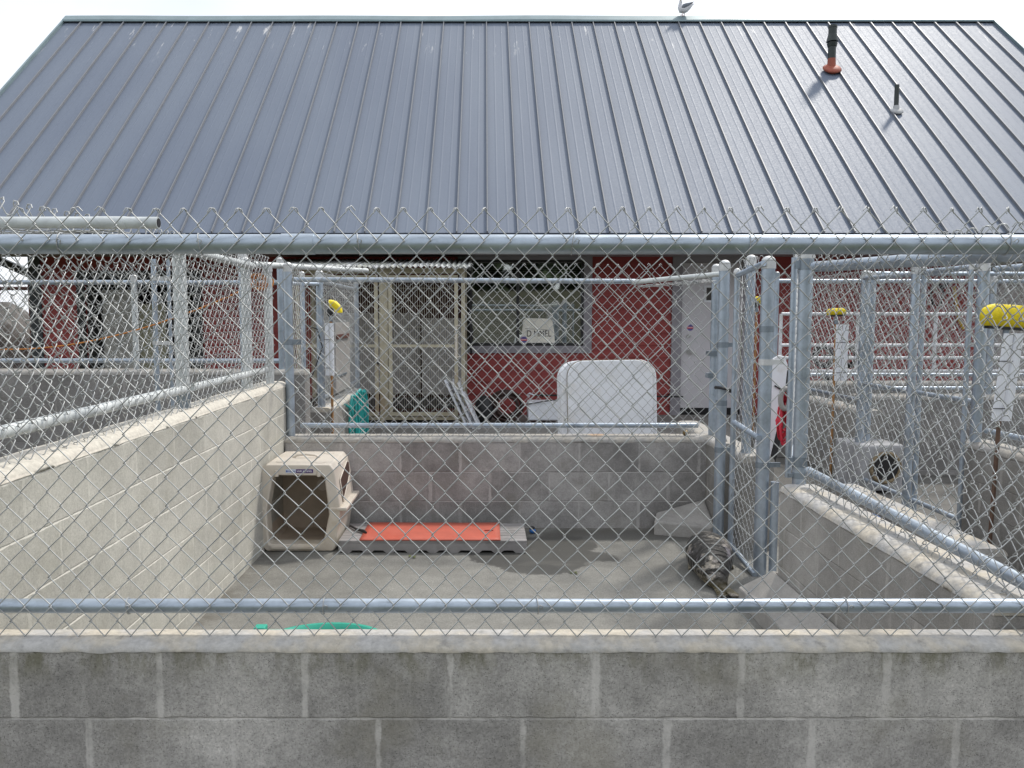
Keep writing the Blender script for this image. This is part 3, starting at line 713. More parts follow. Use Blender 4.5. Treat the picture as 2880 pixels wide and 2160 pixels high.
broom('big wide yellow broom head on a dark pole at the right edge', 3.165, 4.84, 1.632, 0.03, 0.30, 0.135, M_WOODD, tilt=0.07, lean=0.035)
sleeve('large leaning white sleeve under the widest yellow broom', 3.135, 4.80, 0.93, 1.46, 0.125, lean=0.05)
broom('yellow broom head half hidden between the two domed gate posts', 3.115, 9.15, 1.81, 0.0, 0.10, 0.10, M_WOOD, curved=True)

# grey panel with a rusty latch hung on the fence
g = thing('metal_board', 'flat grey metal panel with a rusty latch hanging beside the white sleeve', 'board', (-1.50, 8.4, 0.8))
m = MB(); m.box((-1.515, 8.02, 0.79), (-1.495, 8.86, 1.505)); m.build('sheet', M_PANEL, g, bevel=0.004)
m = MB(); m.box((-1.495, 8.05, 1.34), (-1.48, 8.75, 1.385)); m.build('latch', M_RUST, g)
m = MB(); m.box((-1.495, 8.1, 0.95), (-1.485, 8.6, 0.97)); m.build('latch', M_BAND, g)
# teal hose coil
m = MB(); rh = random.Random(3)
for k in range(9):
    yc = 8.42+0.095*k; w_ = 0.05+0.02*rh.random(); top = 0.74+rh.uniform(-.05,.02); bot = 0.12+rh.uniform(-.06,.10)
    pts = []
    for i in range(22):
        q = 2*math.pi*i/22; pts.append((-1.40+0.012*k % 0.03+0.022*math.cos(q)+rh.uniform(-.004,.004), yc+w_*1.6*math.cos(q)+0.03*math.sin(q*0.5)+rh.uniform(-.006,.006), (top+bot)/2+(top-bot)/2*math.sin(q)))
    m.tube(pts, 0.0155, 7, closed=True)
m.tube([(-1.44, 8.2, 0.66), (-1.41, 8.35, 0.60), (-1.40, 8.5, 0.45)], 0.0125, 8)
tag(m.build('teal_hose', M_TEAL), 'teal garden hose hung in long loops against the block wall', 'hose')
m = MB(); m.tube([(-1.47, 9.25, 0.70), (-1.40, 9.25, 0.64), (-1.36, 9.25, 0.60)], 0.022, 10); m.tube([(-1.47, 9.15, 0.36), (-1.38, 9.15, 0.36)], 0.025, 10)
tag(m.build('wall_tap', M_RUST), 'small brown tap on the wall end just right of the teal hose', 'tap')
# black cables
m = MB(); m.tube([(-1.90, 7.35, 1.05), (-1.80, 7.4, 1.42), (-1.68, 7.42, 1.50), (-1.56, 7.45, 1.45), (-1.515, 7.46, 1.28), (-1.60, 7.4, 1.02), (-1.78, 7.1, 0.80), (-1.86, 7.0, 0.55)], 0.006, 6)
tag(m.build('black_cable', M_BLACK), 'black cable looping over the post left of the white sleeve', 'cable')
m = MB(); m.tube([(-1.437, 5.63, 0.72), (-1.428, 5.625, 0.55), (-1.420, 5.63, 0.30), (-1.418, 5.62, 0.05)], 0.007, 6)
tag(m.build('corner_cable', M_BLACK), 'black cable running down the back left corner of the seal pen', 'cable')

# ------------------------------------------------------------------ kennel cage
g = thing('cage', 'tall beige barred cage with a wavy roof against the red building', 'cage', (-0.9, 10.4, 0.19))
def fr(x0, z0, x1, z1, y, t=0.035, name='frame', mat=None, d=0.03):
    m = MB(); m.box((x0, y, z0), (x0+t, y+d, z1)); m.box((x1-t, y, z0), (x1, y+d, z1)); m.box((x0+t, y+0.001, z0), (x1-t, y+d-0.001, z0+t)); m.box((x0+t, y+0.001, z1-t), (x1-t, y+d-0.001, z1))
    return m.build(name, mat or M_BEIGE, g)
for x in (-2.4, -1.30, -0.285):
    m = MB(); m.box((x, 9.90, 0.19), (x+0.045, 9.95, 2.16)); m.build('corner_post', M_BEIGE, g)
    m = MB(); m.box((x, 11.10, 0.19), (x+0.045, 11.15, 2.25)); m.build('corner_post', M_BEIGE, g)
m = MB(); m.box((-1.255, 9.905, 0.30), (-1.195, 9.945, 2.15)); m.build('corner_post', M_BEIGE, g)
m = MB(); m.box((-2.4, 9.91, 2.10), (-0.24, 9.94, 2.17)); m.box((-2.4, 9.91, 0.28), (-0.24, 9.94, 0.325)); m.build('cross_beam', M_BEIGE, g)
for (x0, x1) in ((-2.33, -1.315), (-1.185, -0.325)):
    d = fr(x0, 0.335, x1, 2.08, 9.875, 0.045, 'door')
    m = MB(); nb = int((x1-x0-0.09)/0.028)
    for i in range(1, nb):
        xx = x0+0.045+(x1-x0-0.09)*i/nb; m.tube([(xx, 9.888, 0.37), (xx, 9.888, 2.04)], 0.0030, 4, cap=False)
    for zz in (0.62, 0.95, 1.28, 1.44, 1.70, 1.92): m.tube([(x0+0.04, 9.888, zz), (x1-0.04, 9.888, zz)], 0.003, 4, cap=False)
    m.build('bars', M_BAR, d)
    m = MB(); m.box((x0+0.045, 9.872, 1.19), (x1-0.045, 9.90, 1.225)); m.build('cross_bar', M_BEIGE, d)
m = MB(); m.box((-0.36, 9.862, 1.05), (-0.335, 9.874, 1.45)); m.tube([(-0.35, 9.86, 1.06), (-0.30, 9.85, 1.08)], 0.008, 6); m.tube([(-0.35, 9.86, 1.45), (-0.30, 9.85, 1.46)], 0.008, 6); m.build('latch', M_CREAM, g)
m = MB(); m.tube([(-1.33, 9.86, 1.40), (-1.31, 9.85, 1.36)], 0.012, 6); m.tube([(-1.33, 9.86, 1.02), (-1.31, 9.85, 0.98)], 0.012, 6); m.build('latch', M_BLACK, g)
m = MB(); m.box((-2.35, 11.08, 0.50), (-0.90, 11.10, 1.62)); m.build('back_panel', M_PANEL, g)
m = MB(); m.box((-0.86, 10.95, 0.50), (-0.27, 10.97, 1.55)); m.build('back_panel', M_PANEL, g)
m = MB(); m.box((-2.38, 9.96, 0.42), (-0.26, 11.08, 0.45)); m.build('cage_floor', M_BLACK, g)
m = MB(); m.box((-2.38, 11.13, 0.45), (-0.27, 11.145, 2.15)); m.build('shade_backing', simple('shaded_siding_maroon', (0.055, 0.018, 0.016, 1), 0.8), g)  # added sheet; its dark maroon stands in for shade on the red siding
for yy in (10.3, 10.7):
    m = MB()
    for i in range(12): m.tube([(-0.262, yy-0.4+i*0.06, 0.45), (-0.262, yy-0.4+i*0.06, 2.1)], 0.003, 4, cap=False)
    m.build('side_bars', M_BAR, g)
m = MB(); vs = []; fs = []; n = 260
for i in range(n+1):
    x = -2.75+(2.75-0.17)*i/n; zw = 0.013*math.sin(2*math.pi*x/0.0677)
    for (y, z) in ((9.70, 2.165), (11.15, 2.36)):
        sag = 0.008*noise.noise(Vector((x*2, 0, 0)))
        vs += [(x, y, z+zw+sag), (x, y, z+zw+sag+0.003)]
for i in range(n):
    b0 = i*4; b1 = b0+4
    fs += [(b0, b1, b1+2, b0+2), (b0+1, b0+3, b1+3, b1+1), (b0, b0+1, b1+1, b1)]
m.add(vs, fs, True); m.build('corrugated_roof', M_CORR, g)

# things on the walkway
m = MB()
for k in range(3):
    x = -0.20+0.075*k
    Mx = Matrix.Translation((x, 9.75-0.04*k, 0.20)) @ Matrix.Rotation(R(-17), 4, 'Y')
    g = thing('slatted_rack', ('leaning white slatted rack closest to the cage', 'middle one of the three leaning white slatted racks', 'leaning white slatted rack farthest from the cage')[k], 'rack', (x, 9.75, 0.2), 'white slatted racks leaning by the cage')
    for yy in (0, 0.42):
        q = MB(); q.box((-0.02, yy, 0.0), (0.005, yy+0.03, 0.66-0.02*k), Mx @ Matrix.Rotation(R(-8), 4, 'Y')); q.build('side_rail', M_WHITE, g)
    q = MB()
    for i in range(9): q.box((-0.022, 0.03, 0.03+0.07*i), (0.008, 0.42, 0.065+0.07*i), Mx @ Matrix.Rotation(R(-8), 4, 'Y'))
    q.build('slats', M_WHITE, g)
m = MB(); rc = random.Random(8)
for k in range(16):
    r0 = 0.12+0.011*(k % 9); cx = 0.30+rc.uniform(-.02,.02); cz = 0.19+0.215; yy = 10.3+0.03*(k % 5)+rc.uniform(-.01,.01)
    m.tube([(cx+r0*math.cos(q)*1.12, yy+0.015*math.sin(3*q+k), cz+r0*math.sin(q)) for q in [2*math.pi*i/24 for i in range(24)]], 0.010, 5, closed=True)
tag(m.build('hose_coil', simple('dark_brown_hose', (0.045, 0.022, 0.016, 1), 0.5)), 'coil of dark brown hose on the ground below the window', 'hose coil')
m = MB(); m.ellip((0.0, 10.35, 0.36), (0.13, 0.12, 0.19), 12, 8); tag(m.build('black_sack', M_BLACK), 'lumpy black sack slumped between the white racks and the hose coil', 'sack')
m = MB(); m.box((0.565, 10.2, 0.235), (0.975, 10.5, 0.475)); tag(m.build('white_box', M_WHITE, bevel=0.015), 'low white box beside the brown hose coil', 'box')
m = MB(); m.tube([(0.57, 10.19, 0.45), (0.68, 10.17, 0.47), (0.80, 10.18, 0.49), (0.90, 10.2, 0.50), (0.98, 10.25, 0.47)], 0.008, 6); tag(m.build('cord', M_BLACK), 'black cord draped over the low white box', 'cord')
g = thing('boat_hook', 'long thin black pole with a white hooked end propped along the red wall', 'pole', (1.8, 10.85, 0.2))
m = MB(); m.tube([(0.68, 10.85, 0.50), (2.73, 10.85, 0.48)], 0.012, 8); m.build('shaft', M_BLACK, g)
m = MB(); m.tube([(0.68, 10.84, 0.50), (0.62, 10.83, 0.53), (0.58, 10.83, 0.50), (0.62, 10.83, 0.485)], 0.012, 6); m.build('hook', M_WHITE, g)
for x in (0.8, 2.6):
    m = MB(); m.box((x-0.01, 10.86, 0.47), (x+0.01, 11.2, 0.49)); m.build('wall_bracket', M_DARK, g)
# rounded white fibreglass board
g = thing('fibreglass_lid', 'large white rounded fibreglass lid standing behind the pen wall', 'lid', (1.0, 6.3, 0.0))
def rrect(w, h, r, n=8, top_only=True):
    P = [(-w/2, 0), (w/2, 0)]
    for i in range(n+1): a_ = math.pi/2*i/n; P.append((w/2-r+r*math.cos(a_), h-r+r*math.sin(a_)))
    for i in range(n+1): a_ = math.pi/2+math.pi/2*i/n; P.append((-w/2+r+r*math.cos(a_), h-r+r*math.sin(a_)))
    return P
def slab(P, y0, y1, M, name, mat, parent, bevel=0.008):
    n = len(P); m = MB(); vs = [M @ Vector((x, y0, z)) for x, z in P]+[M @ Vector((x, y1, z)) for x, z in P]
    m.add(vs, [tuple(range(n)), tuple(range(2*n-1, n-1, -1))]+[(i, n+i, n+(i+1) % n, (i+1) % n) for i in range(n)], False)
    return m.build(name, mat, parent, bevel=bevel)
Mx = Matrix.Translation((1.005, 6.15, 0.0)) @ Matrix.Rotation(R(-1.0), 4, 'Y') @ Matrix.Rotation(R(-4), 4, 'X')
slab(rrect(0.665, 1.225, 0.13), 0.0, 0.03, Mx, 'front_panel', M_FIBRE, g)
Mx2 = Matrix.Translation((1.000, 6.19, 0.0)) @ Matrix.Rotation(R(-1.0), 4, 'Y') @ Matrix.Rotation(R(-4), 4, 'X')
slab(rrect(0.755, 1.225, 0.14), 0.0, 0.34, Mx2, 'rear_shell', M_FIBRE, g)
m = MB(); Pq = rrect(0.668, 1.228, 0.13)[1:]; m.tube([Mx @ Vector((x, 0.032, z)) for x, z in Pq+[(-0.334, 0)]], 0.003, 5); m.build('brown_edge', M_TAN, g)

# ------------------------------------------------------------------ red building
Z0 = 0.19; YW = 11.2
EY, EZ, RY, RZ = 10.2, 2.627, 15.07, 6.99
bl = thing('barn', 'long dark red boarded building under a slate blue metal roof', 'building', (1.5, 13.0, 0.19))
holes = [(-0.255, 1.165, 1.387, 2.358), (2.72, 0.19, 3.62, 2.34), (-5.57, 0.19, -4.05, 2.10)]
XL, XR = -6.31, 9.0
m = MB(); ch = 0.172; z = Z0-0.05; i = 0
while z < 2.50:
    za, zb = z, min(z+ch, 2.52)
    cuts = [XL, XR]; segs = [(XL, XR)]
    for (hx0, hz0, hx1, hz1) in holes:
        if za < hz1-0.01 and zb > hz0+0.01:
            ns_ = []
            for (a, b) in segs:
                if hx0 > a and hx1 < b: ns_ += [(a, hx0, ), (hx1, b)]
                else: ns_.append((a, b))
            segs = ns_
    for (a, b) in segs:
        m.add([(a, YW-0.018, za), (b, YW-0.018, za), (b, YW-0.004, zb), (a, YW-0.004, zb), (a, YW+0.02, za), (b, YW+0.02, za), (b, YW+0.02, zb), (a, YW+0.02, zb)],
              [(0,1,2,3), (0,4,5,1), (0,3,7,4), (1,5,6,2), (5,4,7,6)])
    z += ch
for xx in (XL, XR):
    m.box((xx-0.02 if xx < 0 else xx, YW+0.021, 0.0), (xx if xx < 0 else xx+0.02, 19.6, 2.9))
m.add([(XL-0.02, YW+.02, 2.9), (XL-0.02, 19.6, 2.9), (XL-0.02, 15.3, 6.8)], [(0,1,2)])
m.add([(XR+0.02, YW+.02, 2.9), (XR+0.02, 19.6, 2.9), (XR+0.02, 15.3, 6.8)], [(0,2,1)])
m.build('wall', M_RED, bl)
m = MB(); m.box((XL-0.03, YW-0.04, 0.1), (XL+0.13, YW-0.02, 2.5)); m.build('corner_board', simple('dark_corner_board', (0.03, 0.035, 0.04, 1), 0.6), bl)
# roof slope (thickness 4 cm) + far slope
sl = Vector((0, RY-EY, RZ-EZ)); SL = sl.length; sl.normalize(); nr = Vector((0, -sl.z, sl.y))
RX0, RX1 = -7.63, 9.24
m = MB()
def rp(x, s, hgt=0.0): return Vector((x, EY, EZ))+sl*s+nr*hgt
vs = [rp(RX0, 0), rp(RX1, 0), rp(RX1, SL), rp(RX0, SL), rp(RX0, 0, -0.06), rp(RX1, 0, -0.06), rp(RX1, SL, -0.06), rp(RX0, SL, -0.06)]
m.add(vs, [(0,1,2,3), (4,7,6,5), (0,4,5,1), (1,5,6,2), (3,7,4,0)])
m.add([Vector((RX0, RY, RZ)), Vector((RX1, RY, RZ)), Vector((RX1, 2*RY-EY, EZ)), Vector((RX0, 2*RY-EY, EZ))], [(0,1,2,3)])
rf = m.build('roof', M_ROOF, bl)
m = MB(); P_ = 0.387; ns_ = int((RX1-RX0)/P_)
xs = [0.039+P_*k for k in range(-19, 25)]
for x in xs:
    if x < RX0+0.05 or x > RX1-0.03: continue
    a, b, c_, d = rp(x-0.007, -0.012, 0.001), rp(x+0.007, -0.012, 0.001), rp(x+0.007, SL-0.05, 0.001), rp(x-0.007, SL-0.05, 0.001)
    e = [p+nr*0.034 for p in (a, b, c_, d)]
    m.add([a, b, c_, d]+e, [(4,5,6,7), (0,1,5,4), (1,2,6,5), (3,0,4,7), (2,3,7,6)])
m.build('standing_seams', M_SEAM, rf)
m = MB()
for x in xs:
    for q in (0.130, 0.26):
        xx = x+q
        if xx > RX1-0.03 or xx < RX0+0.03: continue
        m.add([rp(xx-0.016, 0, 0.0005), rp(xx, 0, 0.0022), rp(xx+0.016, 0, 0.0005), rp(xx-0.016, SL-0.05, 0.0005), rp(xx, SL-0.05, 0.0022), rp(xx+0.016, SL-0.05, 0.0005)], [(0,1,4,3), (1,2,5,4)])
m.build('panel_ribs', M_ROOF, rf)
# ridge cap and rake trims
m = MB()
kk = 60
for i in range(kk):
    x0 = RX0-0.03+(RX1-RX0+0.06)*i/kk; x1 = RX0-0.03+(RX1-RX0+0.06)*(i+1)/kk
    za = 0.012*noise.noise(Vector((x0*0.5, 0, 0)))
    zb = 0.012*noise.noise(Vector((x1*0.5, 0, 0)))
    m.add([(x0, RY-0.14, RZ-0.075), (x1, RY-0.14, RZ-0.075), (x1, RY-0.13, RZ-0.040+zb), (x0, RY-0.13, RZ-0.040+za), (x0, RY, RZ+0.075+za), (x1, RY, RZ+0.075+zb), (x0, RY+0.14, RZ-0.04), (x1, RY+0.14, RZ-0.04)],
          [(0,1,2,3), (3,2,5,4), (4,5,7,6)])
m.build('ridge_cap', M_RIDGE, rf)
for xx in (RX0-0.035, RX1+0.001):
    m = MB(); a, b = rp(xx, -0.02, -0.12), rp(xx, SL, -0.12); c_, d = rp(xx, SL, 0.05), rp(xx, -0.02, 0.05); o4 = Vector((0.034, 0, 0))
    m.add([a, b, c_, d, a+o4, b+o4, c_+o4, d+o4], [(0,1,2,3), (4,7,6,5), (0,4,5,1), (3,2,6,7), (0,3,7,4), (1,5,6,2)]); m.build('rake_trim', M_RIDGE, rf)
M_FASC = simple('slate_fascia', (0.13, 0.145, 0.175, 1), 0.5, 0.1)
m = MB(); m.box((RX0, EY-0.012, EZ-0.245), (RX1, EY+0.02, EZ-0.065)); m.build('fascia', M_TRIM, rf)
m = MB(); m.box((RX0, EY-0.028, EZ-0.095), (RX1, EY-0.013, EZ-0.018)); m.build('drip_edge', M_FASC, rf)
m = MB(); m.box((RX0, EY+0.021, EZ-0.225), (RX1, YW+0.02, EZ-0.205)); m.build('soffit', simple('soffit_paint', (0.30, 0.28, 0.29, 1), 0.7), rf)
# diagonal bracket under the left overhang
m = MB(); Mb = Matrix.Translation((-7.0, 11.2, 2.46)) @ Matrix.Rotation(R(24), 4, 'Y'); m.box((0, -0.05, -0.05), (0.92, 0.05, 0.05), Mb); m.build('roof_bracket', M_DARK, bl)
# vent pipes
VX, VY, WX, WY = 5.728, 13.528, 6.31, 12.508
vz = lambda z: z-0.155 if z > 5.5 else z-0.165
v = MB(); v.tube([(VX, VY, vz(5.70)), (VX, VY, vz(5.97))], [0.075, 0.062], 14); bt = v.build('flashing_boot', M_TERRA, rf)
v = MB(); v.ellip((VX, VY-0.03, vz(5.80)), (0.155, 0.15, 0.045), 14, 6, Matrix.Rotation(math.atan2(sl.z, sl.y), 4, 'X')); v.build('boot_skirt', M_TERRA, rf)
v = MB(); v.tube([(VX, VY, vz(5.9)), (VX, VY, vz(6.30))], 0.062, 14); v.tube([(VX, VY, vz(6.16)), (VX, VY, vz(6.21))], [0.072, 0.082], 14); v.tube([(VX, VY, vz(6.24)), (VX, VY, vz(6.36))], [0.095, 0.068], 14)
v.tube([(VX, VY, vz(6.30)), (VX, VY, vz(6.50))], 0.066, 14); v.tube([(VX, VY, vz(6.46)), (VX, VY, vz(6.49))], 0.072, 14); v.build('vent_pipe', M_VENT, rf)
v = MB(); v.tube([(WX, WY, vz(4.83)), (WX, WY, vz(4.96))], [0.065, 0.040], 12); v.ellip((WX, WY-0.02, vz(4.88)), (0.10, 0.10, 0.03), 12, 6, Matrix.Rotation(math.atan2(sl.z, sl.y), 4, 'X')); v.build('flashing_boot', M_LEAD, rf)
v = MB(); v.tube([(WX, WY, vz(4.95)), (WX, WY, vz(5.27))], 0.034, 12); v.build('vent_pipe', M_VENT, rf)
# window
wn = MB(); x0, z0, x1, z1 = holes[0]
wn.box((x0-0.115, YW-0.045, z0-0.10), (x1+0.115, YW-0.02, z0-0.001)); wn.box((x0-0.115, YW-0.045, z1+0.001), (x1+0.115, YW-0.02, z1+0.10))
wn.box((x0-0.115, YW-0.044, z0), (x0-0.001, YW-0.02, z1)); wn.box((x1+0.001, YW-0.044, z0), (x1+0.115, YW-0.02, z1)); win = wn.build('window', M_TRIM, bl)
m = MB()
for (a, b, c_, d) in ((x0, z0, x1, z0+0.04), (x0, z1-0.035, x1, z1), (x0, z0+0.04, x0+0.03, z1-0.035), (x1-0.03, z0+0.04, x1, z1-0.035), (0.448, z0+0.04, 0.492, z1-0.035)):
    m.box((a, YW-0.03, b), (c_, YW+0.06, d))
m.build('window_frame', M_DARK, win)
m = MB(); m.box((x0+0.03, YW+0.006, z0+0.04), (0.448, YW+0.010, z1-0.035)); m.build('pane', M_GLASS, win)
m = MB(); m.box((0.492, YW+0.016, z0+0.04), (x1-0.03, YW+0.020, z1-0.035)); m.build('pane', M_GLASS, win)
m = MB()
for i in range(7):
    zz = z1-0.06-0.032*i; m.box((x0, YW+0.10, zz), (x1, YW+0.125, zz+0.004))
m.build('blind', simple('blind_slats', (0.30, 0.30, 0.28, 1), 0.6), win)
# rooms behind the openings: back, sides, floor, ceiling
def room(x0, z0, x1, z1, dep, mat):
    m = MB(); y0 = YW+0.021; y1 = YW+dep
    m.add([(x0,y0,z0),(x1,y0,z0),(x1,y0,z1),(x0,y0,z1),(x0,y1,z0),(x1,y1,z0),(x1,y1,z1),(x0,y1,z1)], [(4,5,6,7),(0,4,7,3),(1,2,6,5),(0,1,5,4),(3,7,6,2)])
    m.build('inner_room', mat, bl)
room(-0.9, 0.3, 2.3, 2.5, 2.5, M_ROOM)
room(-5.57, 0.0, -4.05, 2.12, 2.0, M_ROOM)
# door
dx0, dx1, dz0, dz1 = 2.76, 3.60, 0.29, 2.315
m = MB(); m.box((dx0, YW-0.012, dz0), (dx1, YW+0.03, dz1)); dr = m.build('door', M_DOOR, bl)
m = MB(); m.box((dx0-0.14, YW-0.05, Z0), (dx0-0.002, YW-0.019, dz1+0.13)); m.box((dx1+0.002, YW-0.05, Z0), (dx1+0.14, YW-0.019, dz1+0.13)); m.box((dx0-0.002, YW-0.049, dz1+0.004), (dx1+0.002, YW-0.019, dz1+0.13)); m.build('door_frame', M_TRIM, dr)
m = MB(); m.box((dx0, YW-0.02, Z0), (dx1, YW+0.04, dz0-0.003)); m.build('threshold', M_DARK, dr)
m = MB(); m.tube([(2.86, YW-0.012, 1.30), (2.86, YW-0.035, 1.30)], 0.028, 12); m.build('lock', M_BRASS, dr)
m = MB(); m.tube([(2.86, YW-0.012, 1.08), (2.86, YW-0.05, 1.08)], 0.03, 12); m.box((2.85, YW-0.055, 1.055), (2.97, YW-0.04, 1.075)); m.build('handle', M_BRASS, dr)
def sticker(parent, x, z, y, r):
    m = MB(); m.tube([(x, y, z), (x, y-0.002, z)], r, 20); s = m.build('round_sticker', M_STPNK, parent)
    m = MB(); m.tube([(x, y-0.0021, z), (x, y-0.0035, z)], r*0.88, 20); m.build('sticker_face', M_STBLU, s)
    m = MB(); m.box((x-r*0.86, y-0.0050, z-r*0.30), (x+r*0.86, y-0.0036, z+r*0.22)); m.build('red_band', M_STRED, s)
    m = MB()
    for k in range(6): m.box((x-r*0.70+k*r*0.24, y-0.0062, z-r*0.02), (x-r*0.70+k*r*0.24+r*0.15, y-0.0051, z+r*0.12))
    m.build('small_marks', M_TXT, s)
sticker(dr, 2.885, 1.42, YW-0.013, 0.05)
m = MB(); m.box((3.07, YW-0.020, 1.77), (3.33, YW-0.013, 2.005)); ps = m.build('notice_frame', M_WHITE, dr)
m = MB(); m.box((3.10, YW-0.023, 1.80), (3.30, YW-0.0205, 1.975)); m.build('picture', M_PHOTO, ps)
# grey roller door far right and a trim
m = MB()
for i in range(13): m.box((7.17, YW-0.05-0.006*(i % 2), 0.19+0.165*i), (9.1, YW-0.02, 0.19+0.165*(i+1)-0.004))
m.build('roller_door', simple('warm_grey_door', (0.36, 0.33, 0.32, 1), 0.6), bl)
m = MB(); m.box((7.03, YW-0.06, 0.19), (7.16, YW-0.019, 2.4)); m.build('door_trim', M_TRIM, bl)
# open doorway on the left: frame, leaning grey sheets
m = MB(); m.box((-5.68, YW-0.045, 0.19), (-5.572, YW-0.019, 2.2)); m.box((-4.048, YW-0.045, 0.19), (-3.94, YW-0.019, 2.2)); m.box((-5.68, YW-0.046, 2.101), (-3.94, YW-0.019, 2.21)); m.build('door_trim', M_DARK, bl)
m = MB(); m.box((-5.42, 11.36, 0.15), (-4.98, 11.40, 1.95)); tag(m.build('leaning_sheet', simple('pale_sheet', (0.38, 0.37, 0.34, 1), 0.7, 0, 0.3, 3, dirt=(0.25, 0.24, 0.16, 1))), 'pale grey sheet propped inside the dark doorway at left', 'sheet')
m = MB(); m.box((-4.93, 11.42, 0.15), (-4.55, 11.46, 1.75)); tag(m.build('leaning_board', simple('olive_board', (0.27, 0.26, 0.18, 1), 0.8)), 'olive brown board leaning in the dark doorway at left', 'board')

# sign on the window sill
g = thing('folded_sign', 'cream folded paper sign with bold black letters propped in the window', 'sign', (0.75, 11.3, 1.2))
Ms = Matrix.Translation((0.755, YW-0.026, 1.207)) @ Matrix.Rotation(R(-3), 4, 'X')
slab([(-0.225, 0), (0.235, 0), (0.222, 0.17), (0.20, 0.30), (0.17, 0.335), (-0.16, 0.345), (-0.205, 0.32), (-0.225, 0.17)], 0.0, 0.006, Ms, 'paper', M_PAPER, g, 0)
slab([(-0.185, 0.195), (0.18, 0.178), (0.175, 0.181), (-0.18, 0.2)], -0.004, -0.001, Ms, 'fold_line', M_INK, g, 0)
def text(body, size, M, mat, parent, name='lettering', ext=0.0012, sx=1.0):
    cu = bpy.data.curves.new(name, 'FONT'); cu.body = body; cu.size = size; cu.extrude = ext; cu.align_x = 'CENTER'; cu.align_y = 'CENTER'
    cu.materials.append(mat); o = bpy.data.objects.new(name, cu); COL.objects.link(o); o.parent = parent
    root = parent
    while root.parent is not None: root = root.parent
    T_ = Matrix.Translation(-Vector(root.location)) @ M @ Matrix.Rotation(R(90), 4, 'X') @ Matrix.Diagonal((sx, 1, 1, 1))
    me = bpy.data.meshes.new_from_object(o.evaluated_get(bpy.context.evaluated_depsgraph_get())); me.transform(T_)
    me.materials.clear(); me.materials.append(mat)
    bpy.data.objects.remove(o); q = bpy.data.objects.new(name, me); COL.objects.link(q); q.parent = parent; return q
text('D MMEL', 0.125, Ms @ Matrix.Translation((0.01, -0.004, 0.125)), M_INK, g, ext=0.001, sx=0.78)
sticker(win, 0.555, 1.250, YW-0.034, 0.050)
m = MB(); m.tube([(-0.20, 11.10, 2.2), (-0.19, 11.08, 1.8), (-0.205, 11.09, 1.6), (-0.19, 11.08, 1.35), (-0.18, 11.10, 1.05)], [0.02, 0.03, 0.02, 0.035, 0.01], 6)
tag(m.build('hanging_strap', M_BLACK), 'black strap bundle hanging between the cage and the window', 'strap')

# ------------------------------------------------------------------ gull
g = thing('gull', 'grey-winged white gull standing on the roof ridge', 'bird', (3.745, 15.3, 7.17))
m = MB()
P = [(3.935, 15.33, 7.405, .008, .012), (3.90, 15.32, 7.385, .028, .022), (3.85, 15.315, 7.345, .045, .042), (3.79, 15.305, 7.305, .060, .062), (3.74, 15.30, 7.285, .066, .070), (3.70, 15.295, 7.285, .058, .064), (3.676, 15.29, 7.320, .040, .045), (3.675, 15.285, 7.365, .027, .032), (3.682, 15.28, 7.405, .026, .030), (3.68, 15.275, 7.438, .026, .024), (3.675, 15.27, 7.458, .010, .010)]
n = 14; rings = []
for i, (x, y, z, ry, rx) in enumerate(P):
    a = Vector(P[max(i-1,0)][:3]); b = Vector(P[min(i+1,len(P)-1)][:3]); t = (b-a).normalized(); s1 = t.cross(Vector((0,1,0))).normalized(); s2 = Vector((0,1,0))
    rings.append([Vector((x,y,z))+s2*math.cos(2*math.pi*j/n)*ry+s1*math.sin(2*math.pi*j/n)*rx for j in range(n)])
vs = [v_ for r_ in rings for v_ in r_]; fs = [(i*n+j, i*n+(j+1) % n, (i+1)*n+(j+1) % n, (i+1)*n+j) for i in range(len(P)-1) for j in range(n)]
fs += [tuple(range(n-1,-1,-1)), tuple((len(P)-1)*n+j for j in range(n))]
m.add(vs, fs, True); bo = m.build('body', M_GULLW, g)
for sgn in (-1, 1):
    m = MB(); pts = [(3.70, 15.295+sgn*0.05, 7.325), (3.76, 15.30+sgn*0.062, 7.335), (3.83, 15.31+sgn*0.050, 7.365), (3.89, 15.32+sgn*0.03, 7.405)]
    vs = []; fs = []
    for i, (x, y, z) in enumerate(pts):
        w_ = (0.035, 0.045, 0.032, 0.016)[i]
        for q in range(8): a_ = 2*math.pi*q/8; vs.append((x+0.3*w_*math.cos(a_), y+0.014*math.sin(a_), z+w_*math.cos(a_)))
    for i in range(3):
        for q in range(8): fs.append((i*8+q, i*8+(q+1) % 8, (i+1)*8+(q+1) % 8, (i+1)*8+q))
    fs += [tuple(range(7,-1,-1)), tuple(24+q for q in range(8))]
    m.add(vs, fs, True); wg = m.build('wing', M_GULLG, g)
    m = MB(); m.tube([(3.86, 15.315+sgn*0.04, 7.385), (3.93, 15.325+sgn*0.01, 7.435)], [0.015, 0.003], 6); m.build('wing_tip', M_BLACK, wg)
    m = MB(); xx = 3.725 if sgn < 0 else 3.765; m.tube([(xx, 15.29+sgn*0.02, 7.235), (xx-0.004, 15.285+sgn*0.02, 7.18)], 0.0055, 6); m.tube([(xx-0.004, 15.285+sgn*0.02, 7.181), (xx-0.045, 15.27+sgn*0.02, 7.172)], [0.006, 0.009], 6); m.build('leg', M_GULLP, g)
m = MB(); m.tube([(3.668, 15.25, 7.437), (3.655, 15.222, 7.43)], [0.009, 0.003], 6); m.build('beak', M_BEAK, g)
GULL = g
# dark mantle over the back
m = MB(); m.ellip((3.765, 15.303, 7.330), (0.085, 0.058, 0.036), 12, 8, Matrix.Rotation(R(-22), 4, 'Y')); m.build('mantle', M_GULLG, g); g.location = (3.645, 15.07, 7.055)

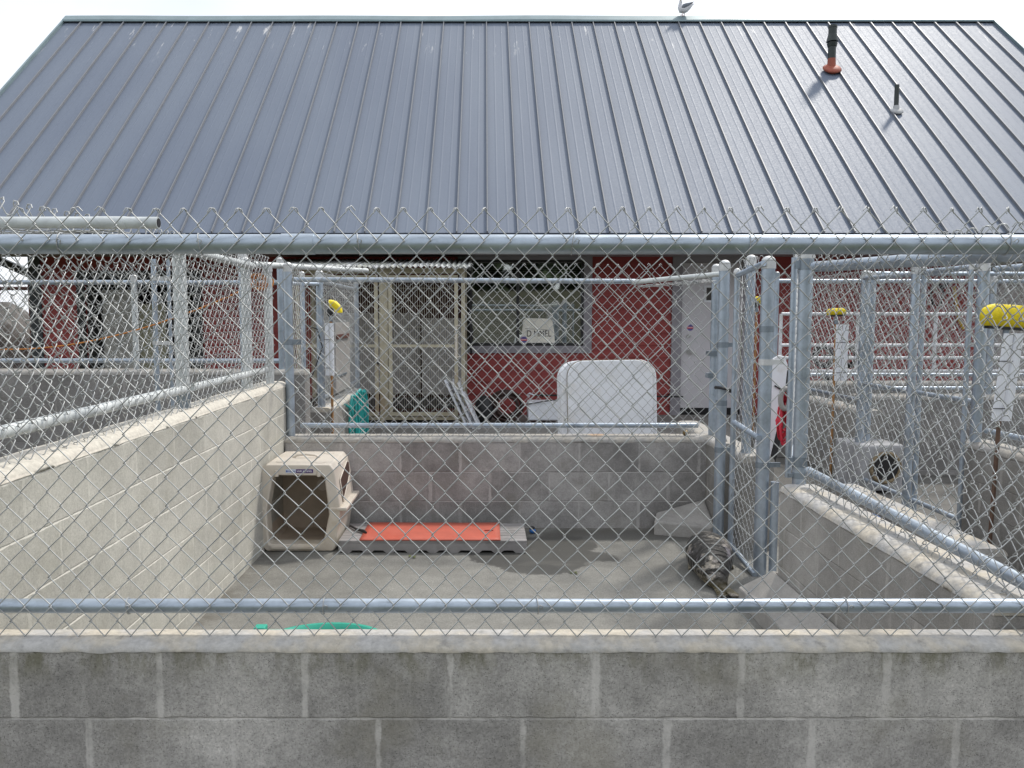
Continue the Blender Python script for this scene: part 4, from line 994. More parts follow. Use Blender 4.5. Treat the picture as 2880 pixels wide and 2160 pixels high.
# ------------------------------------------------------------------ pet crate
g = thing('pet_crate', 'open beige plastic pet carrier standing in the back left corner', 'pet carrier', (-1.19, 5.35, 0.04))
cx, y0c, y1c, zb = -1.198, 5.06, 5.60, 0.042
def prof(k=1.0, n=48, sc_=1.0):
    """rounded outline of the carrier as seen from the front"""
    P = [(-0.215, 0.0), (0.215, 0.0), (0.235, 0.02), (0.272, 0.275), (0.235, 0.535), (0.205, 0.572), (-0.205, 0.572), (-0.235, 0.535), (-0.272, 0.275), (-0.235, 0.02)]
    return [(x*sc_, 0.286+(z-0.286)*sc_) for x, z in P]
def dense(P, m):
    out = []; n = len(P)
    for i in range(n):
        a, b = P[i], P[(i+1) % n]
        for k in range(m): t = k/m; out.append((a[0]*(1-t)+b[0]*t, a[1]*(1-t)+b[1]*t))
    return out
def loft(sections, mat, name, parent, bevel=0, flip=False):
    n = len(sections[0]); m = MB(); vs = [v_ for s_ in sections for v_ in s_]; fs = []
    for i in range(len(sections)-1):
        for j in range(n):
            q = (i*n+j, i*n+(j+1) % n, (i+1)*n+(j+1) % n, (i+1)*n+j); fs.append(q[::-1] if flip else q)
    m.add(vs, fs); return m, vs, fs
O = prof(); I = [(-0.190, 0.050), (0.125, 0.050), (0.158, 0.075), (0.195, 0.245), (0.170, 0.480), (0.150, 0.497), (-0.135, 0.500), (-0.165, 0.480), (-0.208, 0.265), (-0.198, 0.075)]
sec = []
def S(P, y, dz=0): return [Vector((cx+x, y, zb+z+dz)) for x, z in P]
outer = [S(I, y0c+0.10), S(I, y0c-0.002), S([(x*1.05, 0.286+(z-0.286)*1.04) for x, z in I], y0c-0.006), S(prof(sc_=0.985), y0c), S(O, y0c+0.02), S([(x*1.01, z) for x, z in O], (y0c+y1c)/2), S(O, y1c-0.04), S(prof(sc_=0.93), y1c)]
m = MB(); n = len(O); vs = [v_ for s_ in outer for v_ in s_]; fs = []
for i in range(len(outer)-1):
    for j in range(n): fs.append((i*n+j, i*n+(j+1) % n, (i+1)*n+(j+1) % n, (i+1)*n+j))
fs.append(tuple((len(outer)-1)*n+j for j in range(n)))
m.add(vs, fs); m.build('shell', M_CREAM, g, bevel=0.007, seg=3)
inn = [S(I, y0c+0.10), S(prof(sc_=0.93), y0c+0.11), S(prof(sc_=0.93), y1c-0.02)]
m = MB(); vs = [v_ for s_ in inn for v_ in s_]; fs = []
for i in range(2):
    for j in range(n): fs.append((i*n+j, (i+1)*n+j, (i+1)*n+(j+1) % n, i*n+(j+1) % n))
fs.append(tuple(2*n+j for j in range(n)))
m.add(vs, fs); m.build('lining', simple('cream_plastic_inside', (0.50, 0.41, 0.32, 1), 0.6), g)
# rim flange between the halves
for sgn in (-1, 1):
    fl = MB()
    xa = cx+sgn*0.262; xb = cx+sgn*0.312; xf = cx+(-0.214 if sgn < 0 else 0.200); xg = cx+sgn*0.312
    ya, yb_, ze, zg = y0c-0.010, y1c-0.03, zb+0.268, zb+0.290
    P6 = [(xf, ya), (xg, ya), (xg, yb_), (xa, yb_), (xa, y0c+0.02), (xf, y0c+0.02)]
    if sgn < 0: P6 = P6[::-1]
    fl.prism(P6, ze, zg); fl.build('rim', M_CREAM, g, bevel=0.006)
m = MB(); yv = (y0c+y1c)/2
def side(y, z, o=0.003):
    t = (z-0.275)/0.26; return Vector((cx+0.2745-t*0.037+o, y, zb+z))
for k, (ya, yb, za, zb_) in enumerate([(0.11, 0.44, 0.32, 0.49)]):
    pl = [(0.10, 0.315), (0.17, 0.315), (0.43, 0.375), (0.45, 0.50), (0.40, 0.515), (0.10, 0.43)]
    pl = [(0.085, 0.31), (0.36, 0.40), (0.46, 0.44), (0.46, 0.505), (0.40, 0.52), (0.085, 0.455)]
    a_ = [side(y0c+y, z, 0.0035) for y, z in pl]; b_ = [v_-Vector((0.012, 0, 0)) for v_ in a_]; nn = len(pl)
    m.add(a_+b_, [tuple(range(nn)), tuple(range(2*nn-1, nn-1, -1))]+[(i, nn+i, nn+(i+1) % nn, (i+1) % nn) for i in range(nn)])
sv = m.build('side_vent', simple('vent_shade_brown', (0.06, 0.028, 0.018, 1), 0.6), g)  # solid panel; dark brown paints the unlit crate interior seen through the vent
m = MB(); m.tube([side(y0c+y, z, 0.004) for y, z in pl], 0.005, 6, closed=True); m.build('vent_rim', M_CREAM, sv)
m = MB(); m.tube([(cx+0.05, y1c-0.0265, zb+0.33), (cx+0.05, y1c-0.0205, zb+0.33)], 0.042, 18); m.build('round_patch', M_CREAM, g)
for (dx, dy, rr) in ((-0.10, 0.42, 0.035), (0.12, 0.42, 0.035), (-0.13, 0.10, 0.035), (0.13, 0.07, 0.035)):
    m = MB(); m.tube([(cx+dx, y0c+dy, zb+0.5725), (cx+dx, y0c+dy, zb+0.5745)], rr, 18); m.build('boss', M_CREAM, g)
m = MB(); m.tube([(cx-0.09, y0c+0.24, zb+0.573), (cx-0.06, y0c+0.24, zb+0.590), (cx, y0c+0.24, zb+0.596), (cx+0.06, y0c+0.24, zb+0.590), (cx+0.09, y0c+0.24, zb+0.573)], 0.008, 8); m.build('handle', M_CREAM, g)
for sgn, zz in ((-1, 0.50), (1, 0.50)):
    m = MB(); m.tube([(cx+sgn*0.135, y0c-0.012, zb+0.495), (cx+sgn*0.135, y0c-0.010, zb+0.535)], 0.012, 10); m.build('hinge', M_CREAM, g)
m = MB(); m.box((cx-0.185, y0c-0.014, zb+0.018), (cx+0.13, y0c-0.003, zb+0.040)); m.build('sill', M_CREAM, g, bevel=0.004)
lb = MB(); lb.box((cx-0.012, y0c-0.0075, zb+0.5165), (cx+0.098, y0c-0.004, zb+0.5405)); L1 = lb.build('label_sticker', M_PURPLE, g)
lb = MB(); lb.box((cx-0.078, y0c-0.0075, zb+0.5165), (cx-0.0125, y0c-0.004, zb+0.5405)); L2 = lb.build('logo_sticker', M_LBL, g)
text('VARI KENNEL', 0.0185, Matrix.Translation((cx+0.043, y0c-0.0082, zb+0.528)), M_TXT, L1, ext=0.0004, sx=0.90)
text('Petmate', 0.0135, Matrix.Translation((cx-0.038, y0c-0.0082, zb+0.527)), M_LOGO, L2, ext=0.0004)
m = MB(); m.tube([(cx-0.070, y0c-0.0078, zb+0.5285), (cx-0.070, y0c-0.009, zb+0.5285)], 0.006, 10); m.build('logo_dot', M_LOGO, L2)

# ------------------------------------------------------------------ pallet, mat, small things
g = thing('plastic_pallet', 'low grey plastic pallet lying on the wet floor by the back wall', 'pallet', (-0.33, 5.25, 0.04))
px0, px1, py0, py1 = -0.94, 0.275, 5.03, 5.47
Mp = Matrix.Translation((0, 0, 0))
m = MB()
for i in range(7):
    ya = py0+(py1-py0)*i/7; m.box((px0, ya+0.002, 0.105), (px1, ya+(py1-py0)/7-0.004, 0.122))
m.box((px0+0.002, py0+0.002, 0.098), (px1-0.002, py1-0.002, 0.1045)); m.build('deck', M_PALLET, g, bevel=0.003)
m = MB()
xs_ = [px0+0.02+(px1-px0-0.10)*i/8 for i in range(9)]
m.box((px0, py0-0.001, 0.058), (px1, py0+0.02, 0.1045)); m.box((px0, py1-0.02, 0.058), (px1, py1, 0.1045))
for x in xs_:
    for ya in (py0, (py0+py1)/2, py1-0.06):
        m.add([(x-0.012, ya, 0.0585), (x+0.072, ya, 0.0585), (x+0.072, ya+0.06, 0.0585), (x-0.012, ya+0.06, 0.0585), (x+0.008, ya, 0.0415), (x+0.052, ya, 0.0415), (x+0.052, ya+0.06, 0.0415), (x+0.008, ya+0.06, 0.0415)],
              [(0,1,2,3), (4,7,6,5), (0,4,5,1), (1,5,6,2), (2,6,7,3), (3,7,4,0)])
m.build('feet', M_PALLET, g)
m = MB(); vs = []; fs = []; nx = 24; ny = 8
for j in range(ny+1):
    for i in range(nx+1):
        x = -0.805+0.91*i/nx+(0.0 if j else 0.0); y = 5.025+0.435*j/ny
        vs.append((x, y, 0.1265+0.0025*noise.noise(Vector((x*4, y*5, 1)))+(0.004 if i in (0, 1) and j == ny//2 else 0)))
for j in range(ny):
    for i in range(nx): fs.append((j*(nx+1)+i, j*(nx+1)+i+1, (j+1)*(nx+1)+i+1, (j+1)*(nx+1)+i))
m.add(vs, fs, True); o = m.build('rubber_mat', M_MAT); tag(o, 'bright coral red mat lying on the grey pallet', 'mat'); s_ = o.modifiers.new('solid', 'SOLIDIFY'); s_.thickness = 0.006; s_.offset = 0
m = MB(); m.tube([(0.0, 5.24, 0.1325), (0.06, 5.24, 0.133)], 0.004, 6); m.build('slot', simple('mat_slot', (0.35, 0.03, 0.015, 1), 0.6), o)
m = MB(); m.tube([(-0.93, 5.44, 0.10), (-0.92, 5.36, 0.135), (-0.86, 5.26, 0.135), (-0.80, 5.20, 0.137), (-0.78, 5.17, 0.137)], [0.006, 0.006, 0.008, 0.012, 0.006], 7); tag(m.build('black_lead', M_BLACK), 'short black lead lying on the pallet left of the coral mat', 'lead')
g = thing('blue_cup', 'small blue and black cup at the foot of the back wall beside the pallet', 'cup', (0.34, 5.52, 0.04))
m = MB(); m.ellip((0.34, 5.50, 0.058), (0.024, 0.024, 0.018), 12, 8); m.build('cup_base', simple('bright_blue', (0.02, 0.13, 0.40, 1), 0.35), g)
m = MB(); m.ellip((0.337, 5.505, 0.077), (0.020, 0.020, 0.014), 12, 8); m.build('cup_lid', M_BLACK, g)
m = MB(); m.tube([(0.29, 5.60, 0.085), (0.325, 5.51, 0.08)], 0.004, 6); m.build('stem', M_BLACK, g)
m = MB(); m.ellip((1.435, 5.63, 0.735), (0.022, 0.03, 0.022), 12, 8); tag(m.build('brass_fitting', simple('old_brass', (0.20, 0.14, 0.06, 1), 0.4, 0.6)), 'small brass hose fitting on the back wall near the gate post', 'fitting')
# leaf scraps on the floor
for i, (x, y, s) in enumerate(((-0.46, 4.93, 0.028), (0.53, 4.62, 0.022))):
    m = MB(); rr = random.Random(i)
    for k in range(9):
        c = Vector((x+rr.uniform(-s,s), y+rr.uniform(-s,s)*0.7, 0.044+rr.random()*0.006)); u = Vector((rr.uniform(-1,1), rr.uniform(-1,1), rr.uniform(-.3,.3))).normalized()*s*0.5; v_ = u.cross(Vector((0,0,1)))*0.5
        m.add([c-u, c+v_, c+u, c-v_], [(0,1,2,3)])
    tag(m.build('leaf_scrap', simple('leaf_green', (0.10, 0.12, 0.03, 1), 0.8)), ('green leaf scrap on the floor in front of the pallet', 'green leaf scrap in the open middle of the pen floor')[i], 'leaf')
# teal tub just inside the front wall
g = thing('teal_tub', 'teal plastic tub whose rim just shows over the front wall', 'tub', (-0.56, 2.62, 0.04))
m = MB(); P = [(0.10, 0.045), (0.15, 0.05), (0.185, 0.437), (0.205, 0.459), (0.205, 0.472), (0.188, 0.472), (0.170, 0.432), (0.135, 0.07)]; n = 40; vs = []; fs = []
for (r_, z_) in P:
    for j in range(n): a_ = 2*math.pi*j/n; vs.append((-0.545+r_*1.02*math.cos(a_), 2.60+r_*0.75*math.sin(a_), z_+0.004*math.cos(a_)))
for i in range(len(P)-1):
    for j in range(n): fs.append((i*n+j, i*n+(j+1) % n, (i+1)*n+(j+1) % n, (i+1)*n+j))
fs.append(tuple(range(n-1,-1,-1))); fs.append(tuple((len(P)-1)*n+j for j in range(n)))
m.add(vs, fs, True); m.build('tub_body', M_GREEN, g)
m = MB(); m.box((-0.795, 2.66, 0.455), (-0.755, 2.70, 0.488)); m.box((-0.76, 2.67, 0.462), (-0.70, 2.69, 0.474)); m.build('handle', M_GREEN, g, bevel=0.004)

# ------------------------------------------------------------------ harbour seal
g = thing('seal', 'spotted young seal lying curled on the floor near the gate post', 'seal', (1.32, 4.7, 0.04))
# spine: x, y, centre height, half width, half height
SP0 = [(1.295, 4.285, 0.075, .035, .030), (1.285, 4.33, 0.085, .054, .044), (1.275, 4.39, 0.108, .084, .066), (1.285, 4.46, 0.132, .114, .092), (1.298, 4.54, 0.150, .136, .112), (1.312, 4.62, 0.160, .146, .122), (1.326, 4.70, 0.160, .146, .122), (1.342, 4.78, 0.152, .132, .112), (1.360, 4.85, 0.140, .108, .096), (1.380, 4.91, 0.130, .086, .082), (1.398, 4.965, 0.124, .074, .073), (1.412, 5.02, 0.120, .070, .068), (1.422, 5.065, 0.112, .058, .056), (1.430, 5.105, 0.102, .036, .035), (1.434, 5.128, 0.098, .016, .016)]
SP = [(x+0.022, y, z-0.006, rx*0.94, rz*0.95) for x, y, z, rx, rz in SP0]
n = 28; rings = []
for i, (x, y, z, rx, rz) in enumerate(SP):
    a = Vector(SP[max(i-1,0)][:3]); b = Vector(SP[min(i+1,len(SP)-1)][:3]); t = (b-a).normalized(); s1 = t.cross(Vector((0,0,1))).normalized(); s2 = s1.cross(t)
    ring_ = []
    for j in range(n):
        q = 2*math.pi*j/n; cz = math.sin(q); fold = 1+0.035*math.sin(i*2.4+3*math.cos(q))
        v_ = Vector((x,y,z))+s1*math.cos(q)*rx*fold+s2*cz*rz*fold*(1.0 if cz > 0 else 1.0)
        v_.z = max(v_.z, 0.0425); ring_.append(v_)
    rings.append(ring_)
vs = [v_ for r_ in rings for v_ in r_]; fs = [(i*n+j, i*n+(j+1) % n, (i+1)*n+(j+1) % n, (i+1)*n+j) for i in range(len(SP)-1) for j in range(n)]
fs += [tuple(range(n-1,-1,-1)), tuple((len(SP)-1)*n+j for j in range(n))]
m = MB(); m.add(vs, fs, True)
def flipper(m, base, tip, w0, w1, th, nrmv=Vector((0,0,1)), fan=5):
    base = Vector(base); tip = Vector(tip); t = (tip-base).normalized(); s = t.cross(nrmv).normalized(); u = s.cross(t); k = 10; nn = 6; vs = []; fs = []
    for i in range(nn+1):
        f_ = i/nn; c = base.lerp(tip, f_); w_ = w0+(w1-w0)*f_; h_ = th*(1-0.6*f_)
        for j in range(k):
            q = 2*math.pi*j/k; e = t*(-0.012*abs(math.cos(q))**2*f_)
            vs.append(c+s*math.cos(q)*w_*(1+0.05*math.sin(i*1.3))+u*math.sin(q)*h_*(1+0.25*math.sin(fan*math.cos(q)*2))+e)
    for i in range(nn):
        for j in range(k): fs.append((i*k+j, i*k+(j+1) % k, (i+1)*k+(j+1) % k, (i+1)*k+j))
    fs += [tuple(range(k-1,-1,-1)), tuple(nn*k+j for j in range(k))]
    m.add(vs, fs, True)
flipper(m, (1.312, 4.32, 0.075), (1.360, 4.145, 0.060), 0.030, 0.045, 0.020, Vector((0.25,0,1)))
flipper(m, (1.300, 4.34, 0.070), (1.300, 4.180, 0.055), 0.030, 0.042, 0.018, Vector((-0.2,0,1)))
flipper(m, (1.262, 4.76, 0.085), (1.235, 4.66, 0.052), 0.022, 0.024, 0.014, Vector((-0.8,0,0.6)))
flipper(m, (1.47, 4.80, 0.10), (1.495, 4.68, 0.055), 0.030, 0.034, 0.014, Vector((0.8,0,0.6)))
sb = m.build('body', M_SEAL, g); ss = sb.modifiers.new('s', 'SUBSURF'); ss.levels = 1; ss.render_levels = 2
for (x, y) in ((1.414, 5.075), (1.476, 5.065)):
    m = MB(); m.ellip((x, y, 0.145), (0.010, 0.010, 0.010), 10, 8); m.build('eye', M_NAIL, g)
m = MB(); m.ellip((1.457, 5.138, 0.098), (0.014, 0.008, 0.010), 10, 8); m.build('nose', M_NAIL, g)
for (bx, by, tx, ty) in ((1.360, 4.150, 1.370, 4.115), (1.300, 4.185, 1.300, 4.15)):
    m = MB()
    for k in range(5):
        o_ = (k-2)*0.013; m.tube([(bx+o_, by+0.006, 0.058), (tx+o_*1.3, ty+0.012, 0.050)], [0.004, 0.0015], 5)
    m.build('claws', M_NAIL, g)

# ------------------------------------------------------------------ corridor and right-hand pens
f = thing('far_chain_fence', 'long chain link fence on the far wall before the white railing', 'fence', (4, 8.9, 0.85), FG)
mb = MB(); link_mesh(mb, (3.28, 8.87), (6.6, 8.87), 0.86, 2.04, seed=21, r=0.0016, ns=4); mb.build('wire_mesh', M_WIRE, f)
rail(f, (3.22, 8.91, 1.962), (8.5, 8.91, 1.955), 0.0225, 'top_rail'); rail(f, (3.22, 8.91, 0.92), (8.5, 8.91, 0.915), 0.0200, 'bottom_rail')
post(f, 3.25, 8.91, 0.85, 2.03, 0.028); post(f, 5.62, 8.91, 0.85, 2.0, 0.03)
f = thing('right_pen_chain_fence', 'chain link fence with domed posts along the far side of the corridor', 'fence', (3.35, 6.0, 0.7), FG)
mb = MB(); link_mesh(mb, (3.33, 7.15), (3.33, 5.30), 0.55, 1.98, seed=22, r=0.0016, ns=4, d=0.006); link_mesh(mb, (3.33, 5.26), (3.33, 3.6), 0.74, 1.95, seed=23, r=0.0016, ns=4, d=0.006); link_mesh(mb, (3.50, 8.75), (3.50, 7.25), 0.71, 1.98, seed=24, r=0.0016, ns=4, d=0.006); mb.build('wire_mesh', M_WIRE, f)
for (x, y, z0_, z1_, r_) in ((3.375, 7.10, 0.3, 1.93, 0.037), (3.48, 7.18, 0.0, 1.93, 0.028), (3.335, 6.20, 0.0, 1.92, 0.032), (3.42, 6.24, 0.0, 1.92, 0.020), (3.31, 5.32, 0.72, 1.89, 0.036), (3.215, 5.30, 0.0, 1.90, 0.016)):
    post(f, x, y, z0_, z1_, r_)
rail(f, (3.36, 7.08, 1.90), (3.36, 6.24, 1.895), 0.020, 'top_rail'); rail(f, (3.36, 6.16, 1.90), (3.36, 5.36, 1.90), 0.021, 'top_rail'); rail(f, (3.36, 5.28, 1.87), (3.36, 3.6, 1.87), 0.021, 'top_rail')
rail(f, (3.36, 7.08, 0.97), (3.36, 5.36, 0.98), 0.018, 'middle_rail'); rail(f, (3.36, 5.28, 0.80), (3.36, 3.6, 0.80), 0.020, 'bottom_rail'); rail(f, (3.50, 8.70, 0.79), (3.50, 7.25, 0.79), 0.018, 'bottom_rail')
rail(f, (3.36, 7.05, 0.13), (3.36, 5.36, 0.13), 0.018, 'bottom_rail')
f = thing('cross_chain_fence', 'chain link fence crossing behind the biggest broom head', 'fence', (5, 7.85, 0.8), FG)
mb = MB(); link_mesh(mb, (3.75, 7.83), (6.3, 7.83), 0.81, 1.95, seed=25, r=0.0016, ns=4); mb.build('wire_mesh', M_WIRE, f)
rail(f, (3.7, 7.86, 1.985), (7.4, 7.86, 1.98), 0.020, 'top_rail'); rail(f, (3.7, 7.86, 0.86), (7.4, 7.86, 0.86), 0.018, 'bottom_rail'); post(f, 4.99, 7.86, 0.8, 1.93, 0.03)
# white pipe railing
g = thing('white_railing', 'white painted pipe railing with five bars in front of the red wall', 'railing', (5, 9.35, 0.19))
for z_ in (1.60, 1.235, 1.085, 0.93):
    m = MB(); m.tube([(3.48, 9.35, z_), (6.55, 9.35, z_)], 0.0195, 10); m.build('bar', M_WHITE, g)
for x in (3.472, 4.377, 5.285, 6.40):
    m = MB(); m.tube([(x, 9.352, 0.19), (x, 9.352, 1.60)], 0.0205, 10); m.build('upright', M_WHITE, g)
# wheeled hose reel behind the railing
g = thing('hose_reel', 'black hose reel with two wheels behind the white railing', 'hose reel', (4.35, 9.9, 0.2))
for x in (4.22, 4.52):
    m = MB(); ring(m, (x, 9.9, 1.08), (1, 0.6, 0), 0.12, 0.035, 20, 8); m.build('wheel', M_BLACK, g)
m = MB(); m.tube([(4.2, 9.9, 1.08), (4.54, 9.9, 1.08)], 0.02, 8); m.tube([(4.37, 9.9, 0.19), (4.37, 9.9, 1.08)], 0.025, 8); m.ellip((4.37, 9.92, 0.80), (0.14, 0.10, 0.10), 12, 8); m.build('stand', M_BLACK, g)
m = MB(); m.tube([(6.52, 11.13, 1.99), (6.60, 11.13, 1.55), (6.68, 11.13, 1.40)], 0.022, 8); tag(m.build('yellow_handle', simple('yellow_paint', (0.55, 0.36, 0.02, 1), 0.5)), 'slanting yellow tool handle hung on the red wall', 'tool handle')
m = MB(); m.tube([(6.25, 11.14, 2.02), (6.20, 11.13, 1.90), (6.24, 11.13, 1.74), (6.34, 11.13, 1.72), (6.38, 11.13, 1.9), (6.30, 11.13, 2.04)], 0.016, 6, closed=True); m.tube([(6.34, 11.13, 2.1), (6.42, 11.13, 2.02), (6.36, 11.13, 1.98)], 0.03, 6); tag(m.build('hung_cable', M_BLACK), 'loop of black cable hung on the red wall beside the yellow handle', 'cable')
m = MB(); m.tube([(5.35, 11.14, 1.98), (5.32, 11.12, 1.86), (5.37, 11.13, 1.72)], [0.02, 0.035, 0.015], 7); tag(m.build('hung_strap', M_BLACK), 'small dark strap hung on the red wall left of the cable loop', 'strap')
# white tub with round opening
g = thing('white_den_box', 'boxy white den with a round dark tan-rimmed opening in the far pen', 'animal den', (3.5, 7.0, 0))
Md = Matrix.Translation((3.52, 6.95, 0.02)) @ Matrix.Rotation(R(6), 4, 'Z')
m = MB(); m.box((-0.20, 0, 0.0), (0.20, 0.45, 0.42), Md); m.build('den_shell', simple('dull_den_plastic', (0.36, 0.36, 0.37, 1), 0.7, 0, 0.3, 5, dirt=(0.2, 0.17, 0.13, 1)), g, bevel=0.03, seg=3)
m = MB(); c = Md @ Vector((0.02, -0.01, 0.215)); m.tube([c+(Md.to_3x3() @ Vector((0.135*math.cos(q), 0, 0.13*math.sin(q)))) for q in [2*math.pi*i/28 for i in range(28)]], 0.017, 8, closed=True); m.build('opening_rim', M_TAN, g)
m = MB(); m.add([c+(Md.to_3x3() @ Vector((0.13*math.cos(q), -0.003, 0.125*math.sin(q)))) for q in [2*math.pi*i/28 for i in range(28)]], [tuple(range(28))]); m.build('opening', M_DARK, g)
# leaning paddle board and red hose at the corridor mouth
g = thing('leaning_board', 'white tapered board with its shadowed side in black leaning beyond the thickest post', 'board', (2.3, 6.3, 0.0))
Mb = Matrix.Translation((2.150, 6.1, 0.38)) @ Matrix.Rotation(R(11), 4, 'Y') @ Matrix.Rotation(R(-6), 4, 'X')
P = [(-0.07, 0), (0.045, 0), (0.062, 0.3), (0.068, 0.68), (0.055, 0.84), (0.02, 0.90), (-0.03, 0.90), (-0.07, 0.86), (-0.09, 0.68), (-0.09, 0.3)]
slab(P, 0, 0.03, Mb, 'deck', M_WHITE, g, 0.008)
slab([(x*0.97+0.062, z*0.96-0.06) for x, z in P], 0.034, 0.14, Mb, 'shaded_underside', M_BLACK, g, 0.01)  # black slab, its colour stands in for the shadow behind the board
m = MB(); m.tube([Mb @ Vector((-0.02, -0.006, 0.66)), Mb @ Vector((0.13, -0.006, 0.60))], 0.006, 6); m.build('strap', M_BLACK, g)
g = thing('red_hose', 'red looped hose hanging from a pale oval ring beside the leaning board', 'hose', (2.25, 5.9, 0.6))
m = MB(); rr = random.Random(12)
for k in range(8):
    w_ = 0.026+0.005*(k % 4); cx_ = 2.238+0.006*(k % 5); lo = 0.60+0.035*(k % 4); hi = 1.0-0.012*k
    pts = []
    for i in range(20):
        q = 2*math.pi*i/20; pts.append((cx_+w_*math.cos(q)*(1.25 if math.sin(q) < 0 else 0.8), 5.9+0.010*k+0.008*math.sin(q*3), (hi+lo)/2+(hi-lo)/2*math.sin(q)+rr.uniform(-.004,.004)))
    m.tube(pts, 0.0075, 6, closed=True)
m.tube([(2.285, 5.9, 1.10), (2.292, 5.9, 0.9), (2.288, 5.9, 0.62)], 0.006, 6)
m.build('hose_loops', M_PINK, g)
m = MB(); pts = [(2.232+0.034*math.cos(q), 5.88, 0.955+0.075*math.sin(q)) for q in [2*math.pi*i/24 for i in range(24)]]; m.tube(pts, 0.020, 8, closed=True); m.build('ring', M_PANEL, g)
g = thing('blue_tub', 'dark blue tub sitting low between the right wall and the curb', 'tub', (2.45, 5.1, 0.0))
m = MB(); P = [(0.10, 0.0), (0.13, 0.005), (0.16, 0.20), (0.175, 0.21), (0.165, 0.22), (0.145, 0.20), (0.115, 0.02)]; n = 24; vs = []; fs = []
for (r_, z_) in P:
    for j in range(n): a_ = 2*math.pi*j/n; vs.append((2.50+r_*math.cos(a_), 5.3+r_*math.sin(a_), z_))
for i in range(len(P)-1):
    for j in range(n): fs.append((i*n+j, i*n+(j+1) % n, (i+1)*n+(j+1) % n, (i+1)*n+j))
fs.append(tuple(range(n-1,-1,-1))); fs.append(tuple((len(P)-1)*n+j for j in range(n)))
m.add(vs, fs, True); m.build('tub_body', M_BLUE, g)
m = MB(); m.tube([(2.95, 5.4, 0.20), (3.0, 5.1, 0.16), (2.98, 4.8, 0.14), (3.05, 4.5, 0.06)], 0.016, 8); tag(m.build('black_pipe', M_BLACK), 'black pipe lying against the knee-low curb', 'pipe')

# ------------------------------------------------------------------ far left
m = MB(); vs = []; fs = []; nn = 16; mm = 9
for i in range(mm+1):
    for j in range(nn):
        ph = math.pi/2*i/mm; th = 2*math.pi*j/nn; d_ = 1+0.30*noise.noise(Vector((math.cos(th)*1.3, math.sin(th)*1.3, ph*1.5)))
        vs.append((-10.6+1.9*d_*math.cos(ph)*math.cos(th), 16.5+1.4*d_*math.cos(ph)*math.sin(th), 1.75*d_*math.sin(ph)-0.05))
for i in range(mm):
    for j in range(nn): fs.append((i*nn+j, i*nn+(j+1) % nn, (i+1)*nn+(j+1) % nn, (i+1)*nn+j))
m.add(vs, fs, True); tag(m.build('boulder', M_ROCK), 'big grey rock on the grass beyond the left end of the building', 'rock')
g = thing('field_gate', 'dark tubular field gate frame standing on the grass at far left', 'gate', (-8.2, 13.5, 0), 'pipe framed mesh gates')
for x in (-7.65, -10.2):
    m = MB(); m.tube([(x, 13.5, 0), (x, 13.5, 2.13)], 0.035, 10); m.build('upright', M_RUST, g)
m = MB(); m.tube([(-10.2, 13.5, 2.05), (-7.65, 13.5, 2.05)], 0.03, 8); m.build('rail', M_RUST, g)
m = MB(); m.tube([(-10.2, 13.5, 0.20), (-7.65, 13.5, 0.20)], 0.02, 8); m.build('rail', M_RUST, g)
mb = MB(); link_mesh(mb, (-10.1, 13.5), (-7.7, 13.5), 0.2, 2.02, seed=31, r=0.0025, ns=4, w=0.10, h=0.11); mb.build('wire_mesh', M_WIRE, g)
# distant car on the field edge
g = thing('parked_car', 'tiny pale car with a red rear far across the field', 'car', (-33, 58, 0))
m = MB(); m.prism([(-35.6, 57), (-31.4, 57), (-31.4, 59), (-35.6, 59)], 0.35, 1.0); m.build('car_body', M_WHITE, g, bevel=0.2, seg=3)
m = MB(); m.prism([(-34.9, 57.15), (-32.4, 57.15), (-32.4, 58.85), (-34.9, 58.85)], 1.0, [1.55, 1.45, 1.45, 1.55]); m.build('cabin', M_DARK, g, bevel=0.15, seg=3)
m = MB(); m.box((-35.64, 57.0, 0.5), (-34.9, 57.01-0.02, 1.0)); m.build('tail_panel', M_STRED, g)
for x in (-34.8, -32.3):
    m = MB(); m.tube([(x, 56.95, 0.33), (x, 57.2, 0.33)], 0.33, 16); m.build('wheel', M_BLACK, g)

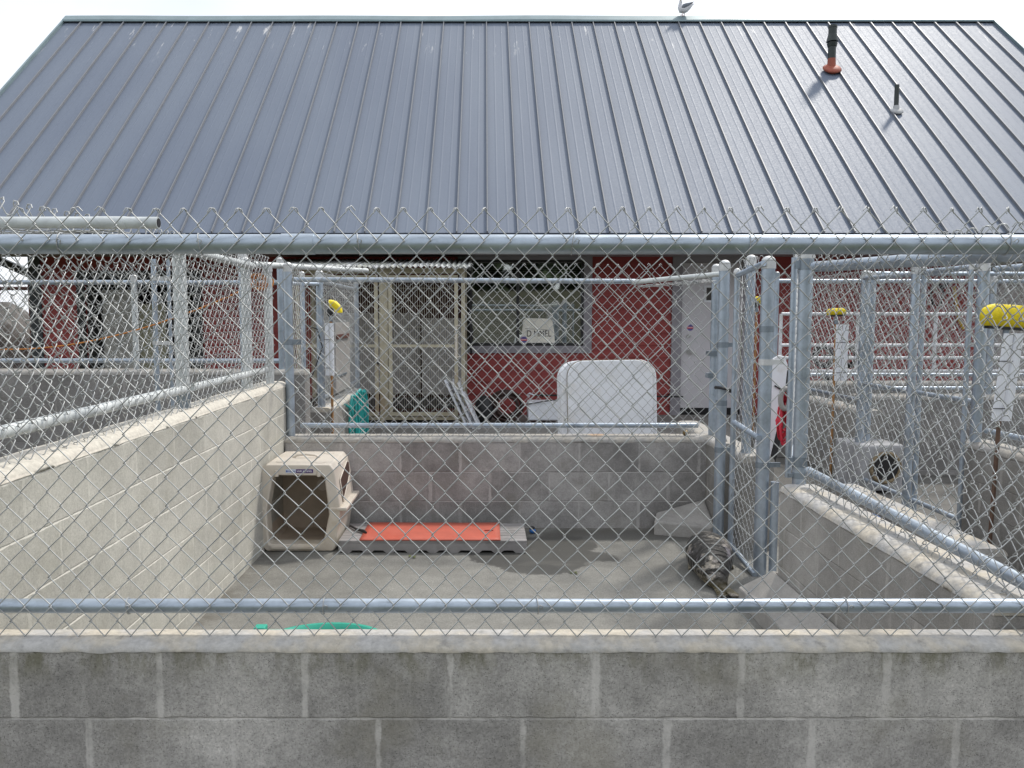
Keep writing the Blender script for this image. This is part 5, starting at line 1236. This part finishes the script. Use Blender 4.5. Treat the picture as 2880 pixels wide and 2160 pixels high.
# ------------------------------------------------------------------ light, sky, camera
sd = Vector((0.39, 0.41, 0.81)).normalized()
L = bpy.data.lights.new('sun', 'SUN'); L.energy = 2.2; L.angle = R(5.0); L.color = (1.0, 0.955, 0.88)
so = bpy.data.objects.new('sun', L); COL.objects.link(so); so.rotation_euler = sd.to_track_quat('Z', 'Y').to_euler(); so.location = (5, 5, 20)
W = bpy.data.worlds.new('World'); sc.world = W; W.use_nodes = True; t = W.node_tree; bg = t.nodes['Background']
sky = t.nodes.new('ShaderNodeTexSky'); sky.sky_type = 'NISHITA'; sky.sun_disc = False
sky.sun_elevation = math.asin(sd.z); sky.sun_rotation = math.atan2(sd.x, sd.y)
sky.air_density = 1.0; sky.dust_density = 2.0
tc = t.nodes.new('ShaderNodeTexCoord'); mp = t.nodes.new('ShaderNodeMapping'); mp.inputs['Scale'].default_value = (1, 1, 2.2); t.links.new(tc.outputs['Generated'], mp.inputs[0])
nz = t.nodes.new('ShaderNodeTexNoise'); nz.inputs['Scale'].default_value = 2.2; nz.inputs['Detail'].default_value = 6; t.links.new(mp.outputs[0], nz.inputs['Vector'])
mr = t.nodes.new('ShaderNodeMapRange'); mr.inputs[1].default_value = 0.25; mr.inputs[2].default_value = 0.6; mr.inputs[3].default_value = 0.55; mr.inputs[4].default_value = 0.95; t.links.new(nz.outputs['Fac'], mr.inputs[0])
mx = t.nodes.new('ShaderNodeMix'); mx.data_type = 'RGBA'; t.links.new(mr.outputs[0], mx.inputs[0]); t.links.new(sky.outputs[0], mx.inputs[6]); mx.inputs[7].default_value = (8.4, 8.7, 9.2, 1)
t.links.new(mx.outputs[2], bg.inputs[0]); bg.inputs[1].default_value = 0.10

F = 2240.0; yaw = 0.0; pitch = math.atan(185/F)
cam = bpy.data.cameras.new('camera'); co = bpy.data.objects.new('camera', cam); COL.objects.link(co)
co.location = (0, 0, 1.55); co.rotation_euler = (R(90)-pitch, 0, -yaw)
cam.sensor_width = 36; cam.lens = 36*F/2880; cam.shift_x = 78/2880; cam.clip_end = 2000; cam.clip_start = 0.05
sc.camera = co
sc.view_settings.view_transform = 'Standard'; sc.view_settings.look = 'None'; sc.view_settings.gamma = 1; sc.view_settings.exposure = 0.52
